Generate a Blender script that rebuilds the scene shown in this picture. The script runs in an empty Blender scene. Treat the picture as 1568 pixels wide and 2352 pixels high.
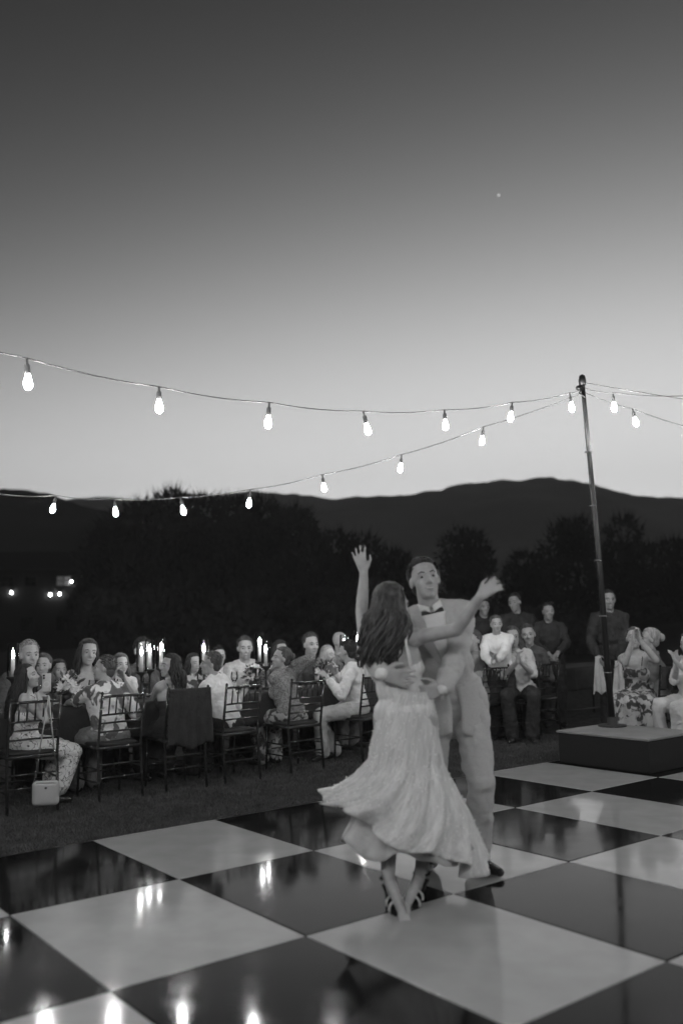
import bpy, bmesh, math, random
from mathutils import Vector, Matrix, noise
V = Vector
R = math.radians
random.seed(11)
S = bpy.context.scene
COL = S.collection

# ------------------------------------------------------------------ camera
F, PITCH, ROLL, CAMH = 2050.0, 0.12534847, -0.02369951, 1.4135
cp, sp, cr, sr = math.cos(PITCH), math.sin(PITCH), math.cos(ROLL), math.sin(ROLL)
_R, _U, _F = V((1, 0, 0)), V((0, -sp, cp)), V((0, cp, sp))
cd = bpy.data.cameras.new('camera')
cam = bpy.data.objects.new('camera', cd)
COL.objects.link(cam)
cx, cy, cz = _R * cr + _U * sr, _R * -sr + _U * cr, -_F
cam.matrix_world = Matrix(((cx.x, cy.x, cz.x, 0), (cx.y, cy.y, cz.y, 0), (cx.z, cy.z, cz.z, CAMH), (0, 0, 0, 1)))
cd.sensor_fit = 'HORIZONTAL'
cd.sensor_width = 24.0
cd.lens = F / 1568 * 24
cd.clip_end = 6000
cd.dof.use_dof = True
cd.dof.focus_distance = 7.4
cd.dof.aperture_fstop = 1.05
S.camera = cam

# ------------------------------------------------------------------ sky, exposure
W = bpy.data.worlds.new('World')
S.world = W
W.use_nodes = True
nt = W.node_tree
sky = nt.nodes.new('ShaderNodeTexSky')
sky.sky_type = 'NISHITA'
sky.sun_disc = False
sky.sun_elevation = R(-2.0)          # the sun has just set behind the hills
sky.sun_rotation = R(18)
bw = nt.nodes.new('ShaderNodeRGBToBW')  # black and white photograph
def mnode(op, a, b):                     # tone curve of the film: soft toe and shoulder
    q = nt.nodes.new('ShaderNodeMath'); q.operation = op
    for k, v in ((0, a), (1, b)):
        if isinstance(v, (int, float)): q.inputs[k].default_value = v
        else: nt.links.new(v, q.inputs[k])
    return q.outputs[0]
x_ = mnode('POWER', bw.outputs[0], 4.3)
hill_ = mnode('MULTIPLY', mnode('DIVIDE', x_, mnode('ADD', x_, .31 ** 4.3)), .93)
tone = mnode('ADD', hill_, mnode('MULTIPLY', bw.outputs[0], .04))
nt.links.new(sky.outputs[0], bw.inputs[0])
bg = nt.nodes['Background']
nt.links.new(tone, bg.inputs[0])
bg.inputs[1].default_value = 1.26
S.view_settings.view_transform = 'Standard'
S.view_settings.look = 'None'
S.view_settings.exposure = 0
S.view_settings.gamma = 1
S.view_settings.use_curve_mapping = False
S.cycles.use_denoising = True
S.cycles.sample_clamp_indirect = 3
S.cycles.max_bounces = 6
BULB = 360.0
FLAME = 110.0
HAZE = .0009

# ------------------------------------------------------------------ pixel helpers (1568 x 2352 photo units)
def ray(px, py):
    a, b = px - 784, py - 1176
    a, b = a * cr + b * sr, -a * sr + b * cr
    return _R * (a / F) - _U * (b / F) + _F
def at(px, py, Y):
    d = ray(px, py)
    return V((0, 0, CAMH)) + d * (Y / d.y)
def ground(px, py, z=0):
    d = ray(px, py)
    return V((0, 0, CAMH)) + d * ((z - CAMH) / d.z)
def zat(px, py, Y): return at(px, py, Y).z
TA = R(39)                                  # direction of the dinner row
u45 = V((math.cos(TA), math.sin(TA), 0)); n45 = V((-math.sin(TA), math.cos(TA), 0))
CN = 7.2
def online(px, q, py=1600):
    """point on the row of seats: q metres from the near chair backs towards the far side"""
    d = ray(px, py); k = d.x / d.y
    Y = (CN + q) / (n45.y + k * n45.x)
    return V((k * Y, Y, 0))

# ------------------------------------------------------------------ materials
def mat(name, col, rough=.6, metal=0, spec=.4, var=0, vscale=8, bump=0, bscale=60, emit=0, coat=0, stretch=None):
    m = bpy.data.materials.new(name); m.use_nodes = True
    n = m.node_tree; p = n.nodes['Principled BSDF']
    p.inputs['Base Color'].default_value = (col, col, col, 1)
    p.inputs['Roughness'].default_value = rough
    p.inputs['Metallic'].default_value = metal
    p.inputs['Specular IOR Level'].default_value = spec
    p.inputs['Coat Weight'].default_value = coat
    if emit:
        p.inputs['Emission Color'].default_value = (1, 1, 1, 1)
        p.inputs['Emission Strength'].default_value = emit
    if var or bump:
        tc = n.nodes.new('ShaderNodeTexCoord'); mp = n.nodes.new('ShaderNodeMapping')
        n.links.new(tc.outputs['Object'], mp.inputs[0])
        if stretch: mp.inputs['Scale'].default_value = stretch
    if var:
        t = n.nodes.new('ShaderNodeTexNoise'); t.inputs['Scale'].default_value = vscale; t.inputs['Detail'].default_value = 6
        r = n.nodes.new('ShaderNodeMapRange')
        r.inputs['From Min'].default_value = .3; r.inputs['From Max'].default_value = .7
        r.inputs['To Min'].default_value = max(col * (1 - var), 0); r.inputs['To Max'].default_value = col * (1 + var)
        n.links.new(mp.outputs[0], t.inputs['Vector']); n.links.new(t.outputs[0], r.inputs[0]); n.links.new(r.outputs[0], p.inputs['Base Color'])
    if bump:
        t = n.nodes.new('ShaderNodeTexNoise'); t.inputs['Scale'].default_value = bscale; t.inputs['Detail'].default_value = 4
        b = n.nodes.new('ShaderNodeBump'); b.inputs['Strength'].default_value = bump; b.inputs['Distance'].default_value = .02
        n.links.new(mp.outputs[0], t.inputs['Vector']); n.links.new(t.outputs[0], b.inputs['Height']); n.links.new(b.outputs[0], p.inputs['Normal'])
    return m
def pattern(name, lo, hi, scale, thr, soft=.03, kind='NOISE', lines=False):
    m = mat(name, hi, .75, bump=.3, bscale=90)
    n = m.node_tree; p = n.nodes['Principled BSDF']
    tc = n.nodes.new('ShaderNodeTexCoord')
    t = n.nodes.new('ShaderNodeTexNoise' if kind == 'NOISE' else 'ShaderNodeTexVoronoi')
    t.inputs['Scale'].default_value = scale
    if kind == 'NOISE':
        t.inputs['Detail'].default_value = 2.5; t.inputs['Distortion'].default_value = .8
    n.links.new(tc.outputs['Object'], t.inputs['Vector'])
    src = t.outputs[0]
    if lines:
        a = n.nodes.new('ShaderNodeMath'); a.operation = 'SUBTRACT'; a.inputs[1].default_value = .5
        b = n.nodes.new('ShaderNodeMath'); b.operation = 'ABSOLUTE'
        n.links.new(src, a.inputs[0]); n.links.new(a.outputs[0], b.inputs[0]); src = b.outputs[0]
    r = n.nodes.new('ShaderNodeMapRange')
    r.inputs['From Min'].default_value = thr - soft; r.inputs['From Max'].default_value = thr + soft
    r.inputs['To Min'].default_value = lo; r.inputs['To Max'].default_value = hi
    n.links.new(src, r.inputs[0]); n.links.new(r.outputs[0], p.inputs['Base Color'])
    return m

M = {}
M['skin'] = mat('skin', .36, .48, var=.12, vscale=22, bump=.08, bscale=160)
M['skin_dark'] = mat('skin_dimmed', .25, .5, var=.12, vscale=22, bump=.08, bscale=160)  # darker copy of skin; faintness of the standing people put into the colour
M['lip'] = mat('lips', .24, .4)
M['eye'] = mat('eye_white', .34, .25)
M['iris'] = mat('iris', .02, .2)
M['brow'] = mat('eyebrow', .05, .8)
M['hair_dark'] = mat('dark_hair', .03, .6, spec=.2, var=.5, vscale=40, bump=.6, bscale=70, stretch=(1, 1, .15))
M['hair_bride'] = mat('long_brown_hair', .05, .5, spec=.3, var=.6, vscale=60, bump=.6, bscale=70, stretch=(1, 1, .15))
M['hair_mid'] = mat('brown_hair', .08, .6, spec=.2, var=.4, vscale=40, bump=.6, bscale=70, stretch=(1, 1, .15))
M['hair_light'] = mat('light_hair', .28, .6, spec=.2, var=.3, vscale=40, bump=.6, bscale=70, stretch=(1, 1, .15))
M['suit'] = mat('light_grey_suiting', .46, .85, var=.06, vscale=120, bump=.35, bscale=140)
M['shirt'] = mat('white_shirt_cotton', .72, .8, bump=.4, bscale=40)
M['tie'] = mat('dark_silk', .02, .45)
M['shoe'] = mat('black_leather', .02, .25, spec=.6)
M['dark'] = mat('black_cloth', .025, .85, var=.3, vscale=12, bump=.5, bscale=50)
M['charcoal'] = mat('charcoal_cloth', .07, .85, var=.25, vscale=15, bump=.5, bscale=60)
M['grey'] = mat('grey_cloth', .2, .85, var=.2, vscale=15, bump=.5, bscale=60)
M['pale'] = mat('pale_cloth', .5, .85, var=.12, vscale=12, bump=.5, bscale=50)
M['knit'] = pattern('textured_knit', .1, .26, 70, .42, .12, 'VORONOI')
M['camo'] = pattern('large_leaf_print_shirt', .11, .7, 8.5, .48, .025)
M['floral'] = pattern('floral_print_dress', .08, .66, 16, .018, .012, lines=True)
M['floral2'] = pattern('dark_floral_print', .05, .42, 13, .5, .04)
M['lace'] = mat('beaded_bridal_lace', .66, .6, spec=.5, var=.14, vscale=38, bump=.8, bscale=90, stretch=(1, 1, .12))
def skirt_mat(name, col, rough, amt, su, sv):
    m = mat(name, col, rough, spec=.4); n = m.node_tree; p = n.nodes['Principled BSDF']
    uv = n.nodes.new('ShaderNodeUVMap'); uv.uv_map = 'uv'; mp = n.nodes.new('ShaderNodeMapping'); mp.inputs['Scale'].default_value = (su, sv, 1)
    n.links.new(uv.outputs[0], mp.inputs[0])
    t = n.nodes.new('ShaderNodeTexNoise'); t.inputs['Scale'].default_value = 1; t.inputs['Detail'].default_value = 6; t.inputs['Roughness'].default_value = .7
    n.links.new(mp.outputs[0], t.inputs['Vector'])
    r = n.nodes.new('ShaderNodeMapRange'); r.inputs['From Min'].default_value = .3; r.inputs['From Max'].default_value = .7
    r.inputs['To Min'].default_value = col * (1 - amt); r.inputs['To Max'].default_value = min(.85, col * (1 + amt))
    n.links.new(t.outputs[0], r.inputs[0]); n.links.new(r.outputs[0], p.inputs['Base Color'])
    b = n.nodes.new('ShaderNodeBump'); b.inputs['Strength'].default_value = .9; b.inputs['Distance'].default_value = .02
    n.links.new(t.outputs[0], b.inputs['Height']); n.links.new(b.outputs[0], p.inputs['Normal'])
    return m
M['skirt'] = skirt_mat('pleated_beaded_tulle', .66, .55, .3, 90, 7)
M['under'] = mat('bridal_underskirt', .5, .75, var=.1, vscale=10, bump=.3, bscale=30)
M['sequin'] = mat('sequin', .95, .2, spec=.8)
M['wood'] = mat('black_lacquered_wood', .018, .22, spec=.6, coat=.3)
M['cushion'] = mat('black_seat_pad', .022, .8)
M['cloth'] = mat('black_table_linen', .03, .85, var=.3, vscale=6, bump=.4, bscale=20)
M['metal'] = mat('dark_metal', .05, .45, metal=.8)
M['steel'] = mat('bright_edge_metal', .6, .3, metal=1)
M['cable'] = mat('grey_cable', .16, .6)
M['bulb'] = mat('lit_bulb', .9, .3, emit=BULB)
M['flame'] = mat('candle_flame', .9, .5, emit=FLAME)
M['wax'] = mat('candle_wax', .75, .5)
M['bag'] = mat('pale_patent_leather', .42, .22, spec=.6, coat=.5, var=.05, vscale=10)
M['chain'] = mat('chain_metal', .75, .18, metal=1)
M['phone'] = mat('pale_phone_case', .5, .3)
M['lens'] = mat('camera_lens', .01, .08, spec=.8)
def tile_mat(name, col, rough, spec):
    m = mat(name, col, rough, spec=spec, var=.085, vscale=5)
    n = m.node_tree; p = n.nodes['Principled BSDF']; tc = n.nodes.new('ShaderNodeNewGeometry')
    t = n.nodes.new('ShaderNodeTexNoise'); t.inputs['Scale'].default_value = 2.2; t.inputs['Detail'].default_value = 7; t.inputs['Roughness'].default_value = .65
    r = n.nodes.new('ShaderNodeMapRange'); r.inputs['From Min'].default_value = .35; r.inputs['From Max'].default_value = .75
    r.inputs['To Min'].default_value = rough * .75; r.inputs['To Max'].default_value = rough * 2.0        # scuffs and footmarks
    n.links.new(tc.outputs['Position'], t.inputs['Vector']); n.links.new(t.outputs[0], r.inputs[0]); n.links.new(r.outputs[0], p.inputs['Roughness'])
    w = n.nodes.new('ShaderNodeTexNoise'); w.inputs['Scale'].default_value = 1.6; w.inputs['Detail'].default_value = 2
    b = n.nodes.new('ShaderNodeBump'); b.inputs['Strength'].default_value = .12; b.inputs['Distance'].default_value = .012
    n.links.new(tc.outputs['Position'], w.inputs['Vector']); n.links.new(w.outputs[0], b.inputs['Height']); n.links.new(b.outputs[0], p.inputs['Normal'])
    return m
M['white_tile'] = tile_mat('white_acrylic_tile', .35, .08, .4)
M['black_tile'] = tile_mat('black_acrylic_tile', .005, .075, .16)
M['lawn'] = mat('mown_lawn', .055, .95, spec=.1, var=.5, vscale=9, bump=1, bscale=70)
M['blade'] = mat('grass_blade', .075, .7, var=.3, vscale=5, spec=.2)
M['field'] = mat('dry_field', .11, .95, spec=.05, var=.35, vscale=.25)
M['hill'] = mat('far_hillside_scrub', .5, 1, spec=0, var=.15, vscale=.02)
M['hill_dark'] = mat('wooded_ridge', .06, 1, spec=0, var=.3, vscale=.03)
M['leaf'] = mat('leaves', .085, .7, spec=.15, var=.35, vscale=.6)
M['bark'] = mat('bark', .05, .9, bump=.6, bscale=20)
M['render'] = mat('house_render', .06, .9, var=.2, vscale=.4)
M['rooft'] = mat('house_roof', .03, .9)
M['window_lit'] = mat('lit_window', .6, .5, emit=1.3)
M['window_dim'] = mat('dim_lit_window', .5, .5, emit=.05)
M['glass_dark'] = mat('unlit_pane', .01, .1, spec=.6)
M['lamp'] = mat('lit_wall_lamp', .8, .5, emit=30)
M['star'] = mat('star_light', .8, .5, emit=1.6)
M['flower'] = mat('pale_petals', .6, .7, var=.2, vscale=30)
M['plate'] = mat('white_china', .7, .2, spec=.5)
M['plinth'] = mat('plinth_top_board', .2, .6, var=.15, vscale=4)
M['plinth_side'] = mat('black_plinth_cloth', .012, .9)
M['stage'] = mat('platform_edge', .03, .7)
# thin glass: clear with a fresnel reflection
g = bpy.data.materials.new('clear_glass'); g.use_nodes = True
n = g.node_tree; n.nodes.remove(n.nodes['Principled BSDF'])
tr = n.nodes.new('ShaderNodeBsdfTransparent'); tr.inputs[0].default_value = (.93, .93, .93, 1)
gl = n.nodes.new('ShaderNodeBsdfGlossy'); gl.inputs['Roughness'].default_value = .04
fr = n.nodes.new('ShaderNodeFresnel'); fr.inputs[0].default_value = 1.5
mx = n.nodes.new('ShaderNodeMixShader')
n.links.new(fr.outputs[0], mx.inputs[0]); n.links.new(tr.outputs[0], mx.inputs[1]); n.links.new(gl.outputs[0], mx.inputs[2])
n.links.new(mx.outputs[0], n.nodes['Material Output'].inputs[0])
M['glass'] = g

# ------------------------------------------------------------------ mesh builder
class MB:
    def __init__(s): s.v = []; s.f = []
    def add(s, vs, fs):
        o = len(s.v); s.v += [tuple(x) for x in vs]; s.f += [tuple(i + o for i in f) for f in fs]
    def rings(s, rings, close=True):
        o = len(s.v); n = len(rings[0])
        for r in rings: s.v += [tuple(x) for x in r]
        for i in range(len(rings) - 1):
            for j in range(n if close else n - 1):
                a = o + i * n + j; b = o + i * n + (j + 1) % n
                s.f.append((a, b, b + n, a + n))
        return o, n
    def cap(s, p0, r0, p1, r1, seg=10, hr=3):
        p0, p1 = V(p0), V(p1); d = p1 - p0
        if d.length < 1e-6: d = V((0, 0, 1e-4))
        u = d.normalized(); a = u.orthogonal().normalized(); b = u.cross(a)
        rows = []
        for k in range(hr): t = (k + .15) / hr * math.pi / 2; rows.append((p0 - u * r0 * math.cos(t), r0 * math.sin(t)))
        rows.append((p0, r0)); rows.append((p1, r1))
        for k in reversed(range(hr)): t = (k + .15) / hr * math.pi / 2; rows.append((p1 + u * r1 * math.cos(t), r1 * math.sin(t)))
        rg = [[c + (a * math.cos(2 * math.pi * j / seg) + b * math.sin(2 * math.pi * j / seg)) * r for j in range(seg)] for c, r in rows]
        o, n = s.rings(rg)
        s.f.append(tuple(reversed(range(o, o + n)))); e = o + (len(rg) - 1) * n; s.f.append(tuple(range(e, e + n)))
    def ell(s, c, r, m=None, seg=16, rr=10, fn=None):
        c = V(c); m = m or Matrix.Identity(3); rg = []
        for i in range(rr + 1):
            t = math.pi * (i + .12) / (rr + .24)
            row = []
            for j in range(seg):
                p = 2 * math.pi * j / seg
                q = V((r[0] * math.sin(t) * math.cos(p), r[1] * math.sin(t) * math.sin(p), -r[2] * math.cos(t)))
                if fn: q = fn(q)
                row.append(c + m @ q)
            rg.append(row)
        o, n = s.rings(rg)
        s.f.append(tuple(reversed(range(o, o + n)))); e = o + rr * n; s.f.append(tuple(range(e, e + n)))
    def box(s, c, d, m=None):
        c = V(c); m = m or Matrix.Identity(3); x, y, z = d[0] / 2, d[1] / 2, d[2] / 2
        vs = [c + m @ V(q) for q in ((-x, -y, -z), (x, -y, -z), (x, y, -z), (-x, y, -z), (-x, -y, z), (x, -y, z), (x, y, z), (-x, y, z))]
        s.add(vs, [(3, 2, 1, 0), (4, 5, 6, 7), (0, 1, 5, 4), (1, 2, 6, 5), (2, 3, 7, 6), (3, 0, 4, 7)])
    def tube(s, pts, r, seg=6, ends=True):
        pts = [V(p) for p in pts]; rg = []; a = None
        for i, p in enumerate(pts):
            d = (pts[min(i + 1, len(pts) - 1)] - pts[max(i - 1, 0)]).normalized()
            if a is None: a = d.orthogonal().normalized()
            a = (a - d * a.dot(d)).normalized(); b = d.cross(a)
            rad = r[i] if isinstance(r, (list, tuple)) else r
            rg.append([p + (a * math.cos(2 * math.pi * j / seg) + b * math.sin(2 * math.pi * j / seg)) * rad for j in range(seg)])
        o, n = s.rings(rg)
        if ends:
            s.f.append(tuple(reversed(range(o, o + n)))); e = o + (len(rg) - 1) * n; s.f.append(tuple(range(e, e + n)))
    def lathe(s, prof, c=(0, 0, 0), seg=16):
        c = V(c)
        s.rings([[c + V((r * math.cos(2 * math.pi * j / seg), r * math.sin(2 * math.pi * j / seg), z)) for j in range(seg)] for r, z in prof])
    def mesh(s, name, m, smooth=True):
        me = bpy.data.meshes.new(name); me.from_pydata(s.v, [], s.f)
        if smooth: me.polygons.foreach_set('use_smooth', [True] * len(me.polygons))
        if m: me.materials.append(m)
        me.update()
        return me
    def build(s, name, m, parent=None, smooth=True):
        o = bpy.data.objects.new(name, s.mesh(name, m, smooth)); COL.objects.link(o)
        if parent: o.parent = parent
        return o
REM = []
CL = bpy.data.textures.new('cloth_folds', 'CLOUDS'); CL.noise_scale = .07
def remesh(o, voxel, smooth=4, disp=0):
    r = o.modifiers.new('r', 'REMESH'); r.mode = 'VOXEL'; r.voxel_size = voxel; r.use_smooth_shade = True
    if smooth:
        s = o.modifiers.new('s', 'SMOOTH'); s.iterations = smooth; s.factor = .5
    if disp:
        d = o.modifiers.new('d', 'DISPLACE'); d.texture = CL; d.strength = disp; d.mid_level = .5
    REM.append(o); return o
def bake():
    bpy.context.view_layer.update()
    dg = bpy.context.evaluated_depsgraph_get()
    new = [(o, bpy.data.meshes.new_from_object(o.evaluated_get(dg))) for o in REM]
    for o, me in new:
        o.modifiers.clear(); o.data = me
def tag(o, label=None, cat=None, group=None, kind=None):
    if label: o['label'] = label
    if cat: o['category'] = cat
    if group: o['group'] = group
    if kind: o['kind'] = kind
    return o
def thing(name, label, cat, loc=(0, 0, 0), rz=0, group=None):
    o = bpy.data.objects.new(name, None); COL.objects.link(o); o.empty_display_size = .1
    o.location = loc; o.rotation_euler = (0, 0, rz)
    return tag(o, label, cat, group)
def copy_tree(o, parent=None):
    c = o.copy(); COL.objects.link(c)
    if parent: c.parent = parent
    for ch in list(o.children): copy_tree(ch, c)
    return c
def bevel(o, w=.004, seg=2):
    b = o.modifiers.new('b', 'BEVEL'); b.width = w; b.segments = seg; b.limit_method = 'ANGLE'; REM.append(o); return o

# ================================================================== THE SETTING
# lawn and terrain
m = MB()
m.add([(-500, -50, 0), (500, -50, 0), (500, 680, 0), (-500, 680, 0)], [(0, 1, 2, 3)])
tag(m.build('lawn', M['lawn']), kind='structure')

def terrain(name, prof, Yf, Yr, mt, n=160, rows=26, rough=1.0, seed=0, Xmin=None, Xmax=None):
    """a hill whose crest, seen along the picture columns prof=(px,py), stands at depth Yr and whose foot is at Yf"""
    pts = [(at(px, py, Yr).x, at(px, py, Yr).z) for px, py in prof]
    x0, x1 = pts[0][0], pts[-1][0]
    def crest(x):
        if x <= x0: return pts[0][1]
        for (a, za), (b, zb) in zip(pts, pts[1:]):
            if x <= b:
                t = (x - a) / (b - a); return za + (zb - za) * t
        return pts[-1][1]
    X0 = x0 - (x1 - x0) * .5 if Xmin is None else Xmin; X1 = x1 + (x1 - x0) * .5 if Xmax is None else Xmax
    g = []
    for j in range(rows + 1):
        t = j / rows * 1.5
        row = []
        for i in range(n + 1):
            x = X0 + (X1 - X0) * i / n
            z = crest(x)
            s = t if t <= 1 else 2 - t
            s = max(0, s); h = s * s * (3 - 2 * s) * .55 + s * .45
            k = max(0, min(1, min(x - X0, X1 - x) / ((X1 - X0) * .08)))
            y = Yf + (Yr - Yf) * t
            nz = noise.fractal(V((x / Yr * 9, y / Yr * 9, seed)), 1, 2, 5) * Yr * .010 * rough
            fine = noise.noise(V((x / Yr * 90, y / Yr * 60, seed + 4))) * Yr * .0016 * rough
            row.append(V((x, y, -.3 + (z + nz * min(1, s * 3) + fine * s) * h * (.25 + .75 * k))))
        g.append(row)
    mb = MB(); mb.rings(g, close=False)
    return tag(mb.build(name, mt), kind='structure')
hz = MB(); hz.box((0, 320, 58), (1040, 760, 119))
hzm = bpy.data.materials.new('dusk_air'); hzm.use_nodes = True; hn = hzm.node_tree; hn.nodes.remove(hn.nodes['Principled BSDF'])
pv_ = hn.nodes.new('ShaderNodeVolumePrincipled'); pv_.inputs['Color'].default_value = (.9, .9, .9, 1); pv_.inputs['Density'].default_value = HAZE
hn.links.new(pv_.outputs[0], hn.nodes['Material Output'].inputs['Volume'])
tag(hz.build('haze', hzm, smooth=False), kind='stuff')
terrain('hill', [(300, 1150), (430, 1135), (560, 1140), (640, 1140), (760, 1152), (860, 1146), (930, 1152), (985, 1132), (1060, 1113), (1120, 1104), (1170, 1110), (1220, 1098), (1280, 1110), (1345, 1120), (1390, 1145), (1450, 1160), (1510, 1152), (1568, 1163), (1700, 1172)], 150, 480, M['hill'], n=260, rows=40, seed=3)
terrain('ridge', [(-120, 1150), (0, 1133), (68, 1112), (110, 1128), (160, 1146), (210, 1164), (260, 1172), (330, 1178), (430, 1200), (560, 1290), (700, 1390)], 90, 220, M['hill_dark'], n=180, rows=26, seed=8)
terrain('field', [(900, 1450), (1100, 1436), (1230, 1412), (1330, 1388), (1430, 1372), (1568, 1366), (1800, 1362)], 19, 52, M['field'], n=80, rows=24, rough=.25, seed=12)

# ------------------------------------------------------------------ trees
def tree(label, px, top, Y, halfw, base=.6, n=5200, leaf=.34, spiky=.4, seed=0, group='trees behind the tables', lobes=7, squash=1):
    rnd = random.Random(seed)
    p = at(px, 1450, Y); p.z = 0
    H = zat(px, top, Y)
    t = thing('tree', label, 'tree', p, rnd.random() * 6, group)
    m = MB()
    pts = [V((0, 0, -.2)), V((.08, .05, H * .2)), V((rnd.uniform(-.3, .3), .1, H * .5)), V((rnd.uniform(-.4, .4), 0, H * .8))]
    m.tube(pts, [H * .035, H * .027, H * .018, H * .006], 8)
    for k in range(7):
        a = rnd.random() * 6.28; z = H * rnd.uniform(.22, .55)
        q = V((math.cos(a), math.sin(a), 0)) * halfw * rnd.uniform(.5, .8)
        m.tube([V((0, .05, z)), q * .5 + V((0, 0, z + H * .1)), q + V((0, 0, z + H * .25))], [H * .014, H * .009, H * .003], 6)
    m.build('trunk', M['bark'], t)
    c = MB(); L = []
    for k in range(lobes):
        a = rnd.random() * 6.28; rr = halfw * rnd.uniform(.15, .62)
        L.append((V((math.cos(a) * rr, math.sin(a) * rr, H * rnd.uniform(base * .45, .8))), halfw * rnd.uniform(.35, .55)))
    L.append((V((0, 0, H * .82)), halfw * .45)); L.append((V((0, 0, H * .45)), halfw * .75))
    vs, fs = [], []
    for k in range(n):
        ctr, r0 = L[rnd.randrange(len(L))]
        d = V((rnd.gauss(0, 1), rnd.gauss(0, 1), rnd.gauss(0, 1))).normalized()
        q = ctr + d * r0 * (.45 + .6 * rnd.random() ** .6)
        q.z = min(max(q.z, H * .06), H * (1.0 - .05 * rnd.random()))
        up = V((rnd.gauss(0, .5), rnd.gauss(0, .5), 1)).normalized() if rnd.random() < spiky else d
        s = leaf * rnd.uniform(.5, 1.2); l = s * (2.2 if up.z > .6 else 1.1)
        a = up.orthogonal().normalized(); a.rotate(Matrix.Rotation(rnd.random() * 6.28, 3, up))
        o = len(vs)
        vs += [q - a * s * .28, q + up * l * .5 + a * s * .1, q + a * s * .34 + up * l * .1, q + up * l]
        vs[-1] = q + up * l
        fs.append((o, o + 2, o + 3, o + 1))
    c.add(vs, fs)
    c.build('crown', M['leaf'], t, smooth=False)
    return t
TR = [
 ('bushy dark tree at the left end of the tall tree row, beside the lit house', 268, 1176, 36, 2.0, .3),
 ('dark feathery tree right of the bushy one beside the house', 325, 1142, 35, 2.1, .45),
 ('tallest dark feathery tree in the row behind the seated guests', 395, 1116, 36, 2.3, .5),
 ('wispy topped dark tree right of the tallest feathery one', 468, 1126, 38, 2.4, .5),
 ('flat topped dark tree in the middle of the tall tree row', 540, 1134, 37, 2.3, .45),
 ('dark tree below the fourth bulb of the far light string', 608, 1138, 36, 2.2, .4),
 ('dark rounded tree at the right end of the tall tree row', 680, 1162, 35, 2.1, .3),
 ('low dark tree behind the bride\'s raised left hand', 780, 1215, 38, 1.9, .3),
 ('small dark tree behind the groom\'s head', 905, 1268, 42, 2.2, .3),
 ('domed dark tree to the right of the groom, in front of the pale hill', 1085, 1208, 44, 2.0, .3),
 ('low dark shrubby tree between the domed tree and the pole', 1215, 1272, 46, 2.4, .3),
 ('broad dark tree behind the light pole at right', 1338, 1188, 42, 2.1, .3),
 ('broad dark tree right of the light pole with a gap showing the hill', 1445, 1174, 43, 2.0, .3),
 ('dark tree cut off by the right edge of the picture', 1562, 1242, 40, 2.2, .3),
]
for i, (lb, px, top, Y, hw, spk) in enumerate(TR):
    tree(lb, px, top, Y, hw, n=6500 if i < 7 else 4600, spiky=spk, seed=40 + i, leaf=.28)
# clipped dark hedge closing the lawn behind the tables
c = MB(); rnd = random.Random(5); vs, fs = [], []
for k in range(26000):
    x = rnd.uniform(-9, 10); y = 30 + rnd.uniform(-.8, .8) + (x + 17) * .12; hz = 2.6 + .5 * noise.noise(V((x * .5, 0, 3)))
    hz *= 1 if x < 2 else max(.45, 1 - (x - 2) * .08)
    q = V((x, y - .5 * rnd.random(), rnd.random() ** .8 * hz)); up = V((rnd.gauss(0, .7), rnd.gauss(0, .7), 1)).normalized()
    a = up.orthogonal().normalized(); a.rotate(Matrix.Rotation(rnd.random() * 6.28, 3, up)); s = rnd.uniform(.14, .3); o = len(vs)
    vs += [q - a * s * .4, q + a * s * .4, q + up * s + a * s * .3, q + up * s - a * s * .3]; fs.append((o, o + 1, o + 2, o + 3))
c.add(vs, fs)
tag(c.build('hedge', M['leaf'], smooth=False), 'long low dark hedge below the tree row behind the dinner tables', 'hedge')

# ------------------------------------------------------------------ house with lit lamps, far left
hp = at(112, 1420, 72); hp.z = 0
h = thing('house', 'dark two storey house with faintly lit upper windows far behind the tables at left', 'house', hp, R(14))
m = MB(); m.box((0, 0, 3.1), (8.6, 5, 6.4)); m.build('wall', M['render'], h, False)
m = MB()
m.add([(-4.8, -2.9, 6.2), (4.8, -2.9, 6.2), (4.8, 2.9, 6.2), (-4.8, 2.9, 6.2), (-4.8, 0, 7.8), (4.8, 0, 7.8)], [(0, 1, 5, 4), (2, 3, 4, 5), (0, 4, 3), (1, 2, 5), (3, 2, 1, 0)])
m.build('roof', M['rooft'], h, False)
for x, z, w_, hh in ((1.25, 5.3, 1.0, .7), (2.9, 5.3, .8, .7), (-1.2, 5.3, .8, .7), (-2.9, 5.3, .8, .7), (1.2, 2.0, .9, 1.1), (-1.4, 2.0, .9, 1.1)):
    f = MB(); f.box((x, -2.53, z), (w_ + .16, .08, hh + .16)); fo = f.build('window', M['render'], h, False)
    g = MB(); g.box((x, -2.58, z), (w_, .03, hh)); g.build('pane', M['window_dim' if x > 1 and z > 5 else 'glass_dark'], fo, False)
    for a, b in (((x - .02, x + .02), (z - hh / 2, z + hh / 2)), ((x - w_ / 2, x + w_ / 2), (z - .02, z + .02))):
        g = MB(); g.box(((a[0] + a[1]) / 2, -2.61, (b[0] + b[1]) / 2), (a[1] - a[0], .03, b[1] - b[0])); g.build('glazing_bar', M['rooft'], fo, False)
m = MB(); m.box((3.3, -2.53, 1.05), (.95, .07, 2.1)); d_ = m.build('door', M['rooft'], h, False)
m = MB(); m.ell((3.0, -2.6, 1.0), (.05, .05, .05)); m.build('handle', M['steel'], d_)
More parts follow.
